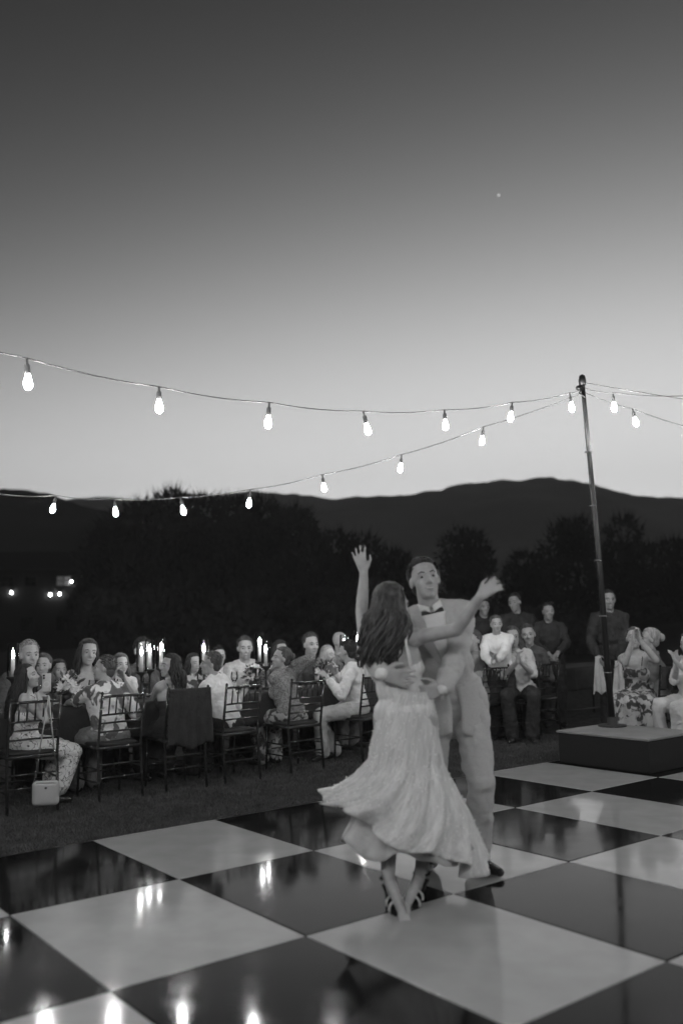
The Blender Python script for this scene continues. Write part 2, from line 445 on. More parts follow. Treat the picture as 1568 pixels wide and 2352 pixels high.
for px, py in ((28, 1362), (115, 1366), (136, 1364), (164, 1335), (209, 1364)):
    w_ = at(px, py, 69.3); l_ = Matrix.Rotation(-R(14), 3, 'Z') @ (w_ - hp)
    m = MB(); m.box((l_.x, -2.6, l_.z + .16), (.12, .2, .06)); lo = m.build('wall_lamp', M['metal'], h, False)
    m = MB(); m.ell((l_.x, -2.66, l_.z), (.07, .07, .11), seg=8, rr=6); m.build('glass_shade', M['lamp'], lo)
p = ground(194, 1462); p = at(194, 1416, 55); p.z = 0
t = thing('path_lamp', 'small lit garden lamp below the house at left', 'garden lamp', p)
zz = zat(194, 1416, 55)
m = MB(); m.tube([(0, 0, 0), (0, 0, zz)], .03); m.build('post', M['metal'], t)
m = MB(); m.ell((0, 0, zz + .06), (.06, .06, .09), seg=8, rr=6); m.build('lamp_shade', M['lamp'], t)
# star
m = MB(); m.ell(at(1145, 447, 3500), (3.2, 3.2, 3.2), seg=10, rr=6)
tag(m.build('star', M['star']), 'bright single star in the upper right of the dusk sky', 'star')

# ------------------------------------------------------------------ dance floor
T = .92; TJ = T * 1.32004281; FX, FY, FYAW = -3.62297973, -6.38514349, -0.65934503    # panels of three by four feet
def cell(i, j, z=0):
    dx, dy = (i - FX) * T, -j * TJ - FY * T; c, s = math.cos(FYAW), math.sin(FYAW)
    return V((dx * c + dy * s, -dx * s + dy * c, z))
FZ = .0
ang = math.atan2((cell(1, 0) - cell(0, 0)).y, (cell(1, 0) - cell(0, 0)).x)
df = thing('dance_floor', 'glossy black and white chequered dance floor laid on the lawn', 'dance floor', cell(0, 0), ang)
tm = {}
def tile_mesh(k):
    m = MB(); g = T / 2 - .0015; b = g - .004; z = -.012; g2 = TJ / 2 - .0015; b2 = g2 - .004
    m.add([(-g, -g2, z), (g, -g2, z), (g, g2, z), (-g, g2, z), (-g, -g2, .0), (g, -g2, 0), (g, g2, 0), (-g, g2, 0), (-b, -b2, .003), (b, -b2, .003), (b, b2, .003), (-b, b2, .003)],
          [(0, 1, 5, 4), (1, 2, 6, 5), (2, 3, 7, 6), (3, 0, 4, 7), (4, 5, 9, 8), (5, 6, 10, 9), (6, 7, 11, 10), (7, 4, 8, 11), (8, 9, 10, 11)])
    return m.mesh(k, M[k], False)
tm = {0: tile_mesh('black_tile'), 1: tile_mesh('white_tile')}
I0, I1, J1 = -5, 9, 5
rt = random.Random(3)
for i in range(I0, I1):
    for j in range(0, J1):
        o = bpy.data.objects.new('floor_tile', tm[(i + j) % 2]); COL.objects.link(o); o.parent = df
        o.location = ((i + .5) * T, -(j + .5) * TJ, .03 + rt.uniform(-.0006, .0006))
        o.rotation_euler = (R(rt.uniform(-.12, .12)), R(rt.uniform(-.12, .12)), 0)
m = MB(); L_ = (I1 - I0) * T; m.box(((I0 + I1) / 2 * T, -J1 / 2 * TJ, .008), (L_ - .01, J1 * TJ - .01, .014)); m.build('subfloor', M['stage'], df, False)
m = MB(); a_, b_ = I0 * T, I1 * T
m.add([(a_, .002, .034), (b_, .002, .034), (b_, .05, .003), (a_, .05, .003), (a_, .002, 0), (b_, .002, 0)], [(0, 1, 2, 3), (4, 5, 1, 0)])
m.build('edge_trim', M['steel'], df, False)

# grass blades on the visible strip of lawn
def seg_grass(n, seed):
    rnd = random.Random(seed); vs, fs = [], []
    e0, e1 = cell(-4, 0), cell(6, 0); ex = (e1 - e0); nn = V((-ex.y, ex.x, 0)).normalized()
    while len(fs) < n:
        s = rnd.random() ** 1.3; q = rnd.random() ** 1.25 * 2.6 + .06
        p = e0 + ex * s + nn * q
        a = rnd.random() * 6.28; hgt = rnd.uniform(.012, .03) * (1.2 if q < .2 else 1); w_ = .0028 * (1 + (p.y - 4) * .12)
        dx = V((math.cos(a), math.sin(a), 0)) * w_; ln = V((rnd.gauss(0, 1), rnd.gauss(0, 1), 0)) * hgt * .5
        o = len(vs); vs += [p - dx, p + dx, p + ln + V((0, 0, hgt))]; fs.append((o, o + 1, o + 2))
    m = MB(); m.v = [tuple(v) for v in vs]; m.f = fs
    return m
tag(seg_grass(150000, 2).build('grass', M['blade'], smooth=False), 'short mown grass between the dance floor and the chairs', 'grass', kind='stuff')

# ------------------------------------------------------------------ plinth and light pole
pc = cell(4.52, .48); pc.z = .033
PX = thing('plinth', 'black cube plinth weighting the foot of the light pole', 'plinth', pc, ang)
m = MB(); m.box((0, 0, .14), (.8, 1.0, .28)); bevel(m.build('plinth_base', M['plinth_side'], PX, False), .01)
m = MB(); m.box((0, 0, .293), (.82, 1.02, .022)); bevel(m.build('plinth_top', M['plinth'], PX, False), .006)
PY = 9.15
b0 = at(1407, 1684, PY); b0.z = pc.z + .304; b1 = at(1337, 878, PY)
PO = thing('light_pole', 'tall thin dark pole leaning left that carries the light strings', 'pole', b0)
d = b1 - b0
m = MB(); m.tube([V((0, 0, 0)), d * .5 + V((.012, 0, 0)), d], [.034, .028, .022], 10); m.build('shaft', M['metal'], PO)
m = MB(); m.lathe([(.0, 0), (.14, 0), (.14, .015), (.05, .02), (.045, .09), (0, .09)]); m.build('base_plate', M['metal'], PO)
m = MB(); m.lathe([(.0, .0), (.035, 0), (.04, .05), (.03, .1), (0, .12)], d - V((0, 0, .03))); m.ell(d + V((-.03, 0, -.06)), (.045, .03, .03)); m.build('cap', M['metal'], PO)
m = MB(); m.tube([d + V((0, -.04, -.05)), d + V((-.05, -.04, -.12)), d + V((.01, -.03, -.18))], .009); m.build('hook', M['metal'], PO)
for k in range(5):
    z_ = .15 + .16 * k; m = MB(); m.tube([d * z_ + V((.036 * math.cos(a), .036 * math.sin(a), 0)) for a in [q * .63 for q in range(11)]], .006, 5); m.build('cable_tie', M['cable'], PO)

# ------------------------------------------------------------------ string lights
def lamp_on(par, p, s=1.0):
    """socket and bulb hanging below the cable point p (local to par)"""
    m = MB(); tl = (rl.uniform(-.26, .26), rl.uniform(-.26, .26), 0); s = .86
    m.lathe([(0, .0), (.008, -.005), (.008, -.035), (.017, -.045), (.019, -.10), (.016, -.105), (0, -.105)], (0, 0, 0), 12)
    so = m.build('lamp_holder', M['cable'], par); so.location = p; so.rotation_euler = tl
    b = MB(); pr = [(.0, -.10), (.014, -.105), (.017, -.12), (.026, -.15), (.031, -.178), (.028, -.2), (.017, -.216), (0, -.222)]
    b.lathe([(r_ * s, -.10 + (z_ + .10) * s) for r_, z_ in pr], (0, 0, 0), 16); b.build('bulb', M['bulb'], so)
rl = random.Random(9)
def string(label, bulbs, ends, sag=.02, steps=6):
    """bulbs: 3D cable points; ends: first and last cable points"""
    t = thing('string_lights', label, 'string lights', ends[0], 0, 'festoon strings over the dinner')
    o = V(ends[0]); P = [V(ends[0])] + [V(b) for b in bulbs] + [V(ends[1])]
    pts = []
    for a, b in zip(P, P[1:]):
        for k in range(steps): 
            u = k / steps; pts.append(a.lerp(b, u) - V((0, 0, sag * 4 * u * (1 - u))) - o)
    pts.append(P[-1] - o)
    m = MB(); m.tube(pts, .0045, 6); m.build('cable', M['cable'], t)
    for b in bulbs: lamp_on(t, V(b) - o)
    return t
top = b1 - V((0, 0, .05))
# cable points from the photograph: picture position of the cable above each bulb, with the depth along the string
s1 = []
for k, (px, py) in enumerate(((1308, 902), (1176, 924), (1020, 941), (834, 944), (618, 924), (365, 888), (62, 822))):
    s1.append(at(px, py, 9.0 - .585 * k))
e = s1[-1]; dl = (s1[-1] - s1[-2])
ext = [e + V((dl.x * k, dl.y * k, .06 * k * k * .5 + .06 * k)) for k in (1, 2, 3, 4)]
string('near light string sagging from the pole across the sky to the left edge', s1 + ext[:3], (top, ext[3]))
s2 = []
for k, (px, py) in enumerate(((1110, 980), (922, 1044), (740, 1090), (575, 1124), (414, 1142), (262, 1146), (128, 1138))):
    s2.append(at(px, py, 9.6 + .07 * k))
e = s2[-1]; dl = s2[-1] - s2[-2]
string('far light string dropping low from the pole over the dinner tables', s2 + [e + V((dl.x * k, dl.y * k, .05 * k)) for k in (1, 2)], (top - V((0, 0, .06)), e + V((dl.x * 3, 0, .22))))
s3 = [at(1407, 902, 9.0), at(1600, 908, 8.3), at(1860, 900, 7.6)]
string('level light string running from the pole to the right edge', s3, (top, at(2300, 850, 6.6)))
s4 = [at(1452, 938, 9.7), at(1600, 985, 10.3), at(1720, 1010, 10.9)]
string('light string dropping from the pole to the right behind the level one', s4, (top - V((0, 0, .05)), at(1840, 1020, 11.5)))
# unseen strings round the remaining floor sides, put in for light from the front
q0 = cell(-4.6, .2, 3.6); q1 = cell(-4.2, 5, 3.6); q2 = cell(6.2, 5, 3.6)
for a, b, nb, lb in ((q0, q1, 16, 'unseen light string along the left side of the dance floor'), (q1, q2, 12, 'unseen light string along the near side of the dance floor'), (q1 + V((0, -2.2, 0)), q2 + V((1.6, -2.2, 0)), 9, 'added unseen light string behind the near side of the dance floor'), (q2, at(1337, 878, PY), 12, 'unseen light string along the right side of the dance floor')):
    bb = []
    for k in range(nb - 4 if 'right side' in lb else nb):
        u = (k + .5) / nb; bb.append(a.lerp(b, u) - V((0, 0, .7 * 4 * u * (1 - u))))
    string(lb, bb, (a, b))

# ================================================================== CHAIRS AND TABLES
CS = .97
def make_chair():
    t = thing('chiavari_chair', 'x', 'chair')
    def part(nm, m, par=t, mt='wood'):
        m.v = [tuple(V(v) * CS) for v in m.v]; return m.build(nm, M[mt], par)
    def post(m, pts, r0, r1):
        m.tube(pts, [r0 + (r1 - r0) * i / (len(pts) - 1) for i in range(len(pts))], 8)
        for i in range(len(pts) - 1):                       # bamboo style rings
            for u in (.33, .75):
                p = V(pts[i]).lerp(V(pts[i + 1]), u); q = (V(pts[i + 1]) - V(pts[i])).normalized() * .006
                m.tube([p - q, p, p + q], [.012, .0165, .012], 8)
    hw = .195
    def backpt(z): return -.20 - max(0, z - .45) * .17 - max(0, .45 - z) * .10
    for s in (-1, 1):
        m = MB(); post(m, [(s * (hw + .005), backpt(z), z) for z in (0, .22, .45, .68, .9)], .0125, .012)
        m.ell((s * hw + s * .005, backpt(.915), .915), (.014, .014, .018), seg=8, rr=6); part('back_post', m)
        m = MB(); post(m, [(s * (hw + .005), .21, 0), (s * (hw), .20, .22), (s * hw, .19, .44)], .011, .0125); part('leg', m)
    def rail(nm, z, r=.009):
        m = MB(); m.tube([(-hw, backpt(z), z), (-hw * .5, backpt(z) - .006, z + .003), (0, backpt(z) - .009, z + .004), (hw * .5, backpt(z) - .006, z + .003), (hw, backpt(z), z)], r, 8); part(nm, m)
    rail('top_rail', .885, .012); rail('back_rail', .73); rail('back_rail', .66); rail('back_rail', .585)
    for k in range(5):
        x = -hw + (k + 1) * 2 * hw / 6
        m = MB(); m.tube([(x, backpt(.885) - .006, .885), (x, backpt(.73) - .006, .73)], .0075, 8); part('spindle', m)
    m = MB(); m.box((0, -.005, .445), (.41, .42, .028)); part('seat', m)
    m = MB(); m.ell((0, -.005, .472), (.2, .2, .024), fn=lambda q: V((max(-.19, min(.19, q.x * 1.3)), max(-.19, min(.19, q.y * 1.3)), q.z))); part('seat_pad', m, mt='cushion')
    for z in (.16, .27):
        for s in (-1, 1):
            m = MB(); m.tube([(s * hw, -.22 - (.45 - z) * .04, z), (s * hw, .2, z)], .008, 6); part('stretcher', m)
    for y, z in ((-.225, .2), (-.222, .31), (.2, .2)):
        m = MB(); m.tube([(-hw, y, z), (hw, y, z)], .008, 6); part('stretcher', m)
    return t
chair0 = make_chair(); used = [False]
def chair(p, rz, label):
    c = chair0 if not used[0] else copy_tree(chair0); used[0] = True
    c.location = (p.x, p.y, 0); c.rotation_euler = (0, 0, rz); c['label'] = label; c['group'] = 'chairs along the dinner table'
    return c
NEAR = [(62, 'chair of the woman filming with a phone, pale bag on its back', 40), (252, 'dark chair of the man in the leaf print shirt', 46), (402, 'dark chair with a black jacket draped over its back', 42),
        (524, 'dark chair of the man in the white shirt leaning left', 47), (672, 'dark chair of the woman in the textured knit', 44), (826, 'dark chair of the guest in pale trousers, left of the bride', 48),
        (1106, 'dark spindle back chair just right of the groom\'s hip', 40), (1226, 'dark chair at the far right end of the long table', 46)]
for px, lb, a in NEAR:
    p = online(px, .2); chair(p, R(a - 6), lb)
FARPX = [(58, 'dark chair of the far side man behind the first candle'), (196, 'dark chair of the far side woman with long hair'), (322, 'dark chair of the far side man behind the third candle'), (445, 'dark empty chair on the far side of the table'), (562, 'dark chair of the far side man with short hair'), (708, 'dark chair of the far side man in the dark jacket'), (765, 'dark chair of the far side guest with pale hair')]
for px, lb in FARPX:
    p = online(px, 1.62); chair(p, R(219 + rl.uniform(-6, 6)), lb)
ch = chair(at(1512, 1500, 10.0), R(18), 'dark chair of the woman at the right edge, a jacket over its back')

# long dinner table: four rectangular tables end to end
tc0 = online(62, .84)
TH = .745
def make_table():
    t = thing('banquet_table', 'x', 'table')
    m = MB(); m.box((0, 0, TH - .02), (2.36, .78, .03)); m.build('tabletop', M['stage'], t, False)
    for sx in (-1, 1):
        for sy in (-1, 1):
            m = MB(); m.tube([(sx * 1.05, sy * .3, 0), (sx * 1.05, sy * .3, TH - .035)], .016, 8); m.build('leg', M['metal'], t)
    m = MB(); m.tube([(-1.05, 0, .12), (1.05, 0, .12)], .012, 6); m.build('stretcher', M['metal'], t)
    return t
def cloth_mesh():
    nx, ny = 60, 32; LX, LY, dr = 1.19, .4, .30
    g = []
    for j in range(ny + 1):
        v = (j / ny * 2 - 1) * (LY + dr); row = []
        for i in range(nx + 1):
            u = (i / nx * 2 - 1) * LX
            x, y, z = u, v, TH + .004
            if abs(v) > LY:
                s = abs(v) - LY; z -= s; fl = s / dr
                y = math.copysign(LY + .012 + fl * (.022 * math.sin(u * 13 + 1) + .015 * math.sin(u * 29)) + .03 * fl, v)
            row.append(V((x, y, z)))
        g.append(row)
    m = MB(); m.rings(g, close=False); return m
tb = make_table(); cl = cloth_mesh().build('tablecloth', M['cloth']); tag(cl, None, 'tablecloth')
so = cl.modifiers.new('s', 'SOLIDIFY'); so.thickness = .003; REM.append(cl)
TL = ['at the left edge, nearest the camera', 'in the middle left, before the man in white', 'behind the bride and groom', 'at the far right end of the row']
for k in range(4):
    p = tc0 + u45 * (.45 + 2.4 * k)
    a = tb if k == 0 else copy_tree(tb); b = cl if k == 0 else None
    if k:
        b = bpy.data.objects.new('tablecloth', cl.data); COL.objects.link(b); tag(b, None, 'tablecloth')
        mo = b.modifiers.new('s', 'SOLIDIFY'); mo.thickness = .003; REM.append(b)
    a.location = p; a.rotation_euler = (0, 0, TA); b.location = p; b.rotation_euler = (0, 0, TA)
    a['label'] = 'long dinner table under black linen ' + TL[k]; a['group'] = 'tables of the long dinner row'
    b['label'] = 'black linen cloth on the dinner table ' + TL[k]; b['group'] = 'black cloths of the long dinner row'

# things on the table
def candle(px, py, q, label):
    p = online(px, q, py); r_ = ray(px, py); zf = CAMH + r_.z / r_.y * p.y
    zf = max(zf, TH + .2)
    t = thing('candle_holder', label, 'candle', (p.x, p.y, TH + .006), 0, 'lit candles down the dinner table')
    hh = zf - TH
    m = MB(); m.lathe([(0, 0), (.055, 0), (.055, .01), (.014, .022), (.011, hh * .45), (.02, hh * .5), (.052, hh * .55), (.054, hh * .58), (0, hh * .58)], seg=14); m.build('stand', M['glass'] if False else M['metal'], t)
    m = MB(); m.lathe([(0, hh * .58), (.018, hh * .58), (.018, hh - .035), (.012, hh - .03), (0, hh - .032)], seg=12); m.build('candle', M['wax'], t)
    m = MB(); m.lathe([(.0, hh - .03), (.009, hh - .018), (.0125, hh), (.008, hh + .026), (0, hh + .05)], seg=10); m.build('flame', M['flame'], t)
    m = MB(); m.lathe([(.046, hh * .58), (.05, hh * .62), (.05, hh + .06), (.044, hh + .1)], seg=18); m.build('glass_chimney', M['glass'], t)
for c_ in ((30, 1505, .9, 'candle in a tall glass at the left edge of the photo'), (325, 1500, .8, 'left candle of the pair before the dark haired guest'), (370, 1488, .95, 'tall candle right of the pair, beside the bare shouldered woman'),
           (344, 1494, .98, 'right candle of the pair before the dark haired guest'), (468, 1492, .8, 'candle in front of the man leaning left'), (596, 1476, .95, 'taller candle of the pair near the middle of the table'),
           (610, 1493, .8, 'lower candle of the pair near the middle of the table'), (790, 1479, .8, 'candle just left of the bride\'s hair'), (821, 1469, .9, 'candle beside the bride\'s hair, rightmost of the row')):
    candle(*c_)
def glass0():
    t = thing('wine_glass', 'small stemmed wine glass on the black tablecloth', 'wine glass', group='wine glasses on the dinner table')
    m = MB(); m.lathe([(0, 0), (.034, 0), (.033, .004), (.005, .008), (.004, .085), (.02, .1), (.036, .13), (.037, .16), (.031, .2)], seg=14); m.build('bowl', M['glass'], t)
    m = MB(); m.lathe([(0, .105), (.02, .105), (.034, .13), (.035, .14), (0, .14)], seg=14); m.build('wine', M['grey'], t)
    return t
g0 = glass0(); rg = random.Random(21); first = [True, True]
m = MB(); m.lathe([(0, .004), (.085, .004), (.13, .018), (.132, .02), (.085, .0), (0, 0)], seg=24); plate_me = m.mesh('plate', M['plate'])
SEATS = [(62, 0, 'woman filming with a phone'), (252, 0, 'man in the leaf print shirt'), (402, 0, 'bare shouldered woman'), (524, 0, 'man in the white shirt'), (672, 0, 'woman in the knit'), (1106, 0, 'guest right of the groom'), (1226, 0, 'woman at the right end of the table'),
         (60, 1, 'man behind the leftmost candle'), (196, 1, 'woman with long straight dark hair'), (322, 1, 'man behind the pair of candles'), (445, 1, 'far side woman mid table'), (562, 1, 'far side man left of the middle candles'), (708, 1, 'man in the dark jacket left of the bride'), (768, 1, 'pale haired guest by the bride')]
for px, sd, who in SEATS:
    c0 = online(px, .62 if not sd else 1.06)
    o = bpy.data.objects.new('plate', plate_me); COL.objects.link(o); o.location = c0 + V((0, 0, TH + .009))
    tag(o, 'white plate before the ' + who, 'plate', 'plates on the dinner table')
    for q, wn in ((-.09, 'of dark wine'), (.1, 'of clear water')):
        c = g0 if first[0] else copy_tree(g0); first[0] = False
        c.location = c0 + u45 * (q + .08) + n45 * ((.17 if not sd else -.17) + rg.uniform(-.02, .02)) + V((0, 0, TH + .008))
        c['label'] = 'glass %s before the %s' % (wn, who)
        if wn == 'of clear water':
            for ch_ in c.children:
                if ch_.name.startswith('wine') and not ch_.name.startswith('wine_glass'):
                    ch_.data = ch_.data.copy(); ch_.data.materials[0] = M['glass']; ch_.name = 'water'
def flowers(px, label, seed, q=.85, r=.15):
    rnd = random.Random(seed); p = online(px, q, 1560)
    t = thing('flower_arrangement', label, 'flowers', (p.x, p.y, TH + .008), 0, 'flower arrangements on the table')
    m = MB(); m.lathe([(0, 0), (.05, 0), (.065, .06), (.055, .1), (.05, .1), (.055, .06), (0, .01)], seg=14); m.build('vase', M['metal'], t)
    f = MB(); l = MB()
    for k in range(26):
        a = rnd.random() * 6.28; e_ = rnd.random() * 1.3; d_ = V((math.cos(a) * math.cos(e_), math.sin(a) * math.cos(e_), math.sin(e_)))
        c = V((0, 0, .13)) + d_ * r * rnd.uniform(.5, 1)
        for w_ in range(6):
            b = 6.28 * w_ / 6; u = d_.orthogonal().normalized(); u.rotate(Matrix.Rotation(b, 3, d_)); s = rnd.uniform(.02, .034)
            f.add([c, c + u * s + d_.cross(u) * s * .5 + d_ * .01, c + u * s * 1.5 + d_ * .016, c + u * s - d_.cross(u) * s * .5 + d_ * .01], [(0, 1, 2, 3)])
    for k in range(60):
        a = rnd.random() * 6.28; e_ = rnd.uniform(-.3, 1.4); d_ = V((math.cos(a) * math.cos(e_), math.sin(a) * math.cos(e_), math.sin(e_))); c = V((0, 0, .12)); u = d_.orthogonal().normalized()
        q_ = c + d_ * r * rnd.uniform(.6, 1.25); l.add([q_ - d_ * .05, q_ + u * .014, q_ + d_ * .03, q_ - u * .014], [(0, 1, 2, 3)]); 
        if k % 4 == 0: l.tube([c - V((0, 0, .1)), q_], .002, 4)
    tag(f.build('petals', M['flower'], t), kind='stuff'); tag(l.build('leaves', M['leaf'], t), kind='stuff')
flowers(155, 'pale flowers in a low vase beside the floral shirt man\'s hand', 1, .8, .14)
flowers(585, 'pale flowers beside the pair of candles mid table', 2, .9, .13)
flowers(745, 'pale flowers on the table left of the bride', 3, .85, .14)
flowers(1180, 'pale flowers at the right end of the table', 4, .8, .12)

# ================================================================== PEOPLE
def rz3(a): return Matrix.Rotation(a, 3, 'Z')
def ik(a, b, l1, l2, hint):
    d = b - a; L = max(min(d.length, l1 + l2 - .004), .12); u = d.normalized()
    x = (l1 * l1 - l2 * l2 + L * L) / (2 * L); h = math.sqrt(max(l1 * l1 - x * x, 0))
    hp = hint - u * hint.dot(u)
    hp = hp.normalized() if hp.length > 1e-4 else u.orthogonal().normalized()
    return a + u * x + hp * h, a + u * L

def hand(mb, w, d, nrm, side, s, curl=.5, spread=.25):
    """palm from the wrist w along d; nrm = out of the palm; side = +1 right, -1 left"""
    d = d.normalized(); nrm = (nrm - d * nrm.dot(d)).normalized(); x = d.cross(nrm) * side   # towards the thumb
    B = lambda a, b, c: w + x * a * s + d * b * s + nrm * c * s
    for a in (-.03, -.012, .008, .026): mb.cap(B(a * .6, .005, 0), .016 * s, B(a, .085, 0), .0125 * s, 8, 2)
    for k, (a, L) in enumerate(((-.034, .058), (-.012, .074), (.011, .08), (.033, .072))):
        sp_ = (k - 1.4) * spread * .3
        b0 = B(a, .085, 0); dd = (d + x * sp_).normalized()
        c1 = curl * .7; d1 = dd * math.cos(c1) + nrm * math.sin(c1); c2 = curl * 1.7; d2 = dd * math.cos(c2) + nrm * math.sin(c2)
        b1 = b0 + d1 * L * .52 * s; b2 = b1 + d2 * L * .5 * s
        mb.cap(b0, .0098 * s, b1, .0085 * s, 8, 2); mb.cap(b1, .0086 * s, b2, .0068 * s, 8, 2)
    t0 = B(.026, .02, .006); t1 = B(.056, .055, .018); t2 = B(.062, .088, .03)
    mb.cap(t0, .0145 * s, t1, .0108 * s, 8, 2); mb.cap(t1, .0105 * s, t2, .008 * s, 8, 2)

def person(label, loc, rz=0, s=1.0, sex='m', pose='sit', lean=(0, 0), twist=0, head=(0, 0, 0), hands=None, hints=None, hint_palm=None,
           curl=(.5, .5), seat=.53, feet=None, top=None, sleeve=1, low=None, dress=None, bare_legs=False, skin='skin', hair=('short', 'hair_dark'),
           group='guests around the dinner tables', shoe='shoe', voxel=.0095, tie=None, fat=1.0, grip=None, skirt=False, pelvis=None, torso_top=True, spread=.25, mouth=True):
    """loc, hands, feet in world coordinates; the figure faces local +Y"""
    loc = V(loc); root = thing('person', label, 'person', loc, rz, group)
    inv = rz3(-rz); L = lambda p: inv @ (V(p) - loc)
    f = sex == 'f'
    Rt = rz3(twist) @ Matrix.Rotation(-lean[0], 3, 'X') @ Matrix.Rotation(lean[1], 3, 'Y')
    pv = V((0, 0, seat if pose == 'sit' else .93 * s)) if pelvis is None else L(pelvis)
    P = lambda x, y, z: pv + Rt @ (V((x, y, z)) * s)
    sw = (.15 if f else .178) * fat ** .5
    Sh = {1: P(sw * .97, -.005, .412), -1: P(-sw * .97, -.005, .412)}
    nb = P(0, -.012, .445); Rh = rz3(twist * .0) @ rz3(twist + head[0]) @ Matrix.Rotation(-head[1], 3, 'X') @ Matrix.Rotation(head[2], 3, 'Y')
    hc = nb + (Rt @ V((0, .012, .05)) + Rh @ V((0, .022, .118))) * s
    H = lambda x, y, z: hc + Rh @ (V((x, y, z)) * s)
    ua, fa = .285 * s, .25 * s
    hands = hands or {}; hints = hints or {}
    W_, E_ = {}, {}
    for sd, nm in ((1, 'R'), (-1, 'L')):
        tg = L(hands[nm]) if nm in hands else P(sd * .14, .36, .08)
        hn = inv @ V(hints[nm]) if nm in hints else V((sd * .6, -.3, -1))
        E_[sd], W_[sd] = ik(Sh[sd], tg, ua, fa, hn)
    Hip = {1: pv + V((.09 * s, 0, -.01)), -1: pv + V((-.09 * s, 0, -.01))}
    K_, A_ = {}, {}
    for sd, nm in ((1, 'R'), (-1, 'L')):
        if feet and nm in feet: tg = L(feet[nm]) + V((0, 0, .075))
        elif pose == 'sit': tg = V((sd * .1 * s, .36 * s, .08))
        else: tg = V((sd * .1 * s, 0, .08))
        K_[sd], A_[sd] = ik(Hip[sd], tg, .43 * s, .425 * s, V((sd * .15, 1, .4 if pose == 'sit' else 0)))
    def torso(m, g=0, lo=True, hi=True, neck=False):
        gs = g
        if f:
            pr = [((0, 0, .02), (.168, .122, .13)), ((0, .0, .17), (.122, .092, .15)), ((0, .008, .31), (.142, .1, .14))]
        else:
            pr = [((0, 0, .02), (.16, .12, .13)), ((0, .005, .17), (.148, .11, .16)), ((0, .008, .31), (.17, .118, .15))]
        for (c, r), k in zip(pr, ((lo), True, hi)):
            if k: m.ell(P(*c), tuple((q * fat) * s + gs for q in r), Rt)
        if f and hi:
            for sd in (-1, 1): m.ell(P(sd * .068, .085, .27), (.062 * s + gs, .055 * s + gs, .062 * s + gs), Rt)
        if hi:
            m.cap(P(-sw * .86, -.005, .41), .052 * s + gs, P(sw * .86, -.005, .41), .052 * s + gs)
            for sd in (-1, 1): m.cap(P(0, -.02, .462), .05 * s + gs * .6, P(sd * sw * .86, -.008, .418), .048 * s + gs * .8)
    ar = (.042, .036, .034, .024) if f else (.046, .043, .041, .03)
    def arm(m, sd, g=0, fr=2.0):
        a, b, c = Sh[sd], E_[sd], W_[sd]
        if fr > 0:
            k = min(fr, 1); q = a.lerp(b, k); m.cap(a, ar[0] * s * fat ** .5 + g, q, (ar[0] + (ar[1] - ar[0]) * k) * s + g * 1.15)
        if fr > 1:
            k = fr - 1; q = b.lerp(c, k); m.cap(b, ar[1] * s + g, b.lerp(c, .35 * k), ar[2] * s * 1.06 + g); m.cap(b.lerp(c, .3 * k), ar[2] * s * 1.05 + g, q, (ar[2] + (ar[3] - ar[2]) * k) * s + g * 1.1)
    def leg(m, sd, g=0, fr=2.0, flare=0):
        a, b, c = Hip[sd], K_[sd], A_[sd]; k = min(fr, 1)
        m.cap(a, (.088 if f else .09) * s * fat + g, a.lerp(b, k), (.09 + (.056 - .09) * k) * s + g)
        if fr > 1:
            k = fr - 1; m.cap(b, .054 * s + g, b.lerp(c, .35 * k), .054 * s + g); m.cap(b.lerp(c, .3 * k), .054 * s + g, b.lerp(c, k), (.054 + (.036 - .054) * k) * s + g + flare)
    # --- body: one continuous skin
    m = MB(); torso(m); 
    for sd, nm in ((1, 'R'), (-1, 'L')):
        arm(m, sd); fd = W_[sd] - E_[sd]
        pn = inv @ V(hint_palm[nm]) if hint_palm and nm in hint_palm else V((-sd, .3, -.6))
        if grip and nm in grip: fd = inv @ V(grip[nm])
        if sd == 1 or True: hand(m, W_[sd], fd, pn, sd, s * (.92 if f else 1), curl[0 if sd == 1 else 1], spread)
        if bare_legs:
            leg(m, sd); a = A_[sd]
    m.cap(nb - Rt @ V((0, 0, .03)), (.05 if f else .06) * s, H(0, -.012, -.05), (.045 if f else .056) * s)
    m.ell(H(0, -.012, .028), (.073 * s, .092 * s, .086 * s), Rh); m.ell(H(0, .022, -.03), (.058 * s, .064 * s, .082 * s), Rh)
    m.ell(H(0, .034, -.072), ((.041 if f else .047) * s, .044 * s, .04 * s), Rh); m.ell(H(0, .064, -.097), (.02 * s, .016 * s, .016 * s), Rh)
    m.cap(H(0, .082, .008), .0095 * s, H(0, .102, -.03), .0125 * s, 8, 2)
    for sd in (-1, 1):
        m.ell(H(sd * .011, .09, -.034), (.009 * s, .009 * s, .008 * s), Rh, 8, 6)
        m.cap(H(sd * .044, .066, .02), .009 * s, H(sd * .008, .081, .02), .0095 * s, 8, 2)
        m.ell(H(sd * .037, .058, -.026), (.022 * s, .02 * s, .022 * s), Rh, 10, 8)
        m.ell(H(sd * .075, -.006, -.006), (.009 * s, .02 * s, .031 * s), Rh, 10, 8)
    m.cap(H(-.018, .077, -.06), .006 * s, H(.018, .077, -.06), .006 * s, 8, 2); m.cap(H(-.015, .076, -.071), .007 * s, H(.015, .076, -.071), .007 * s, 8, 2)
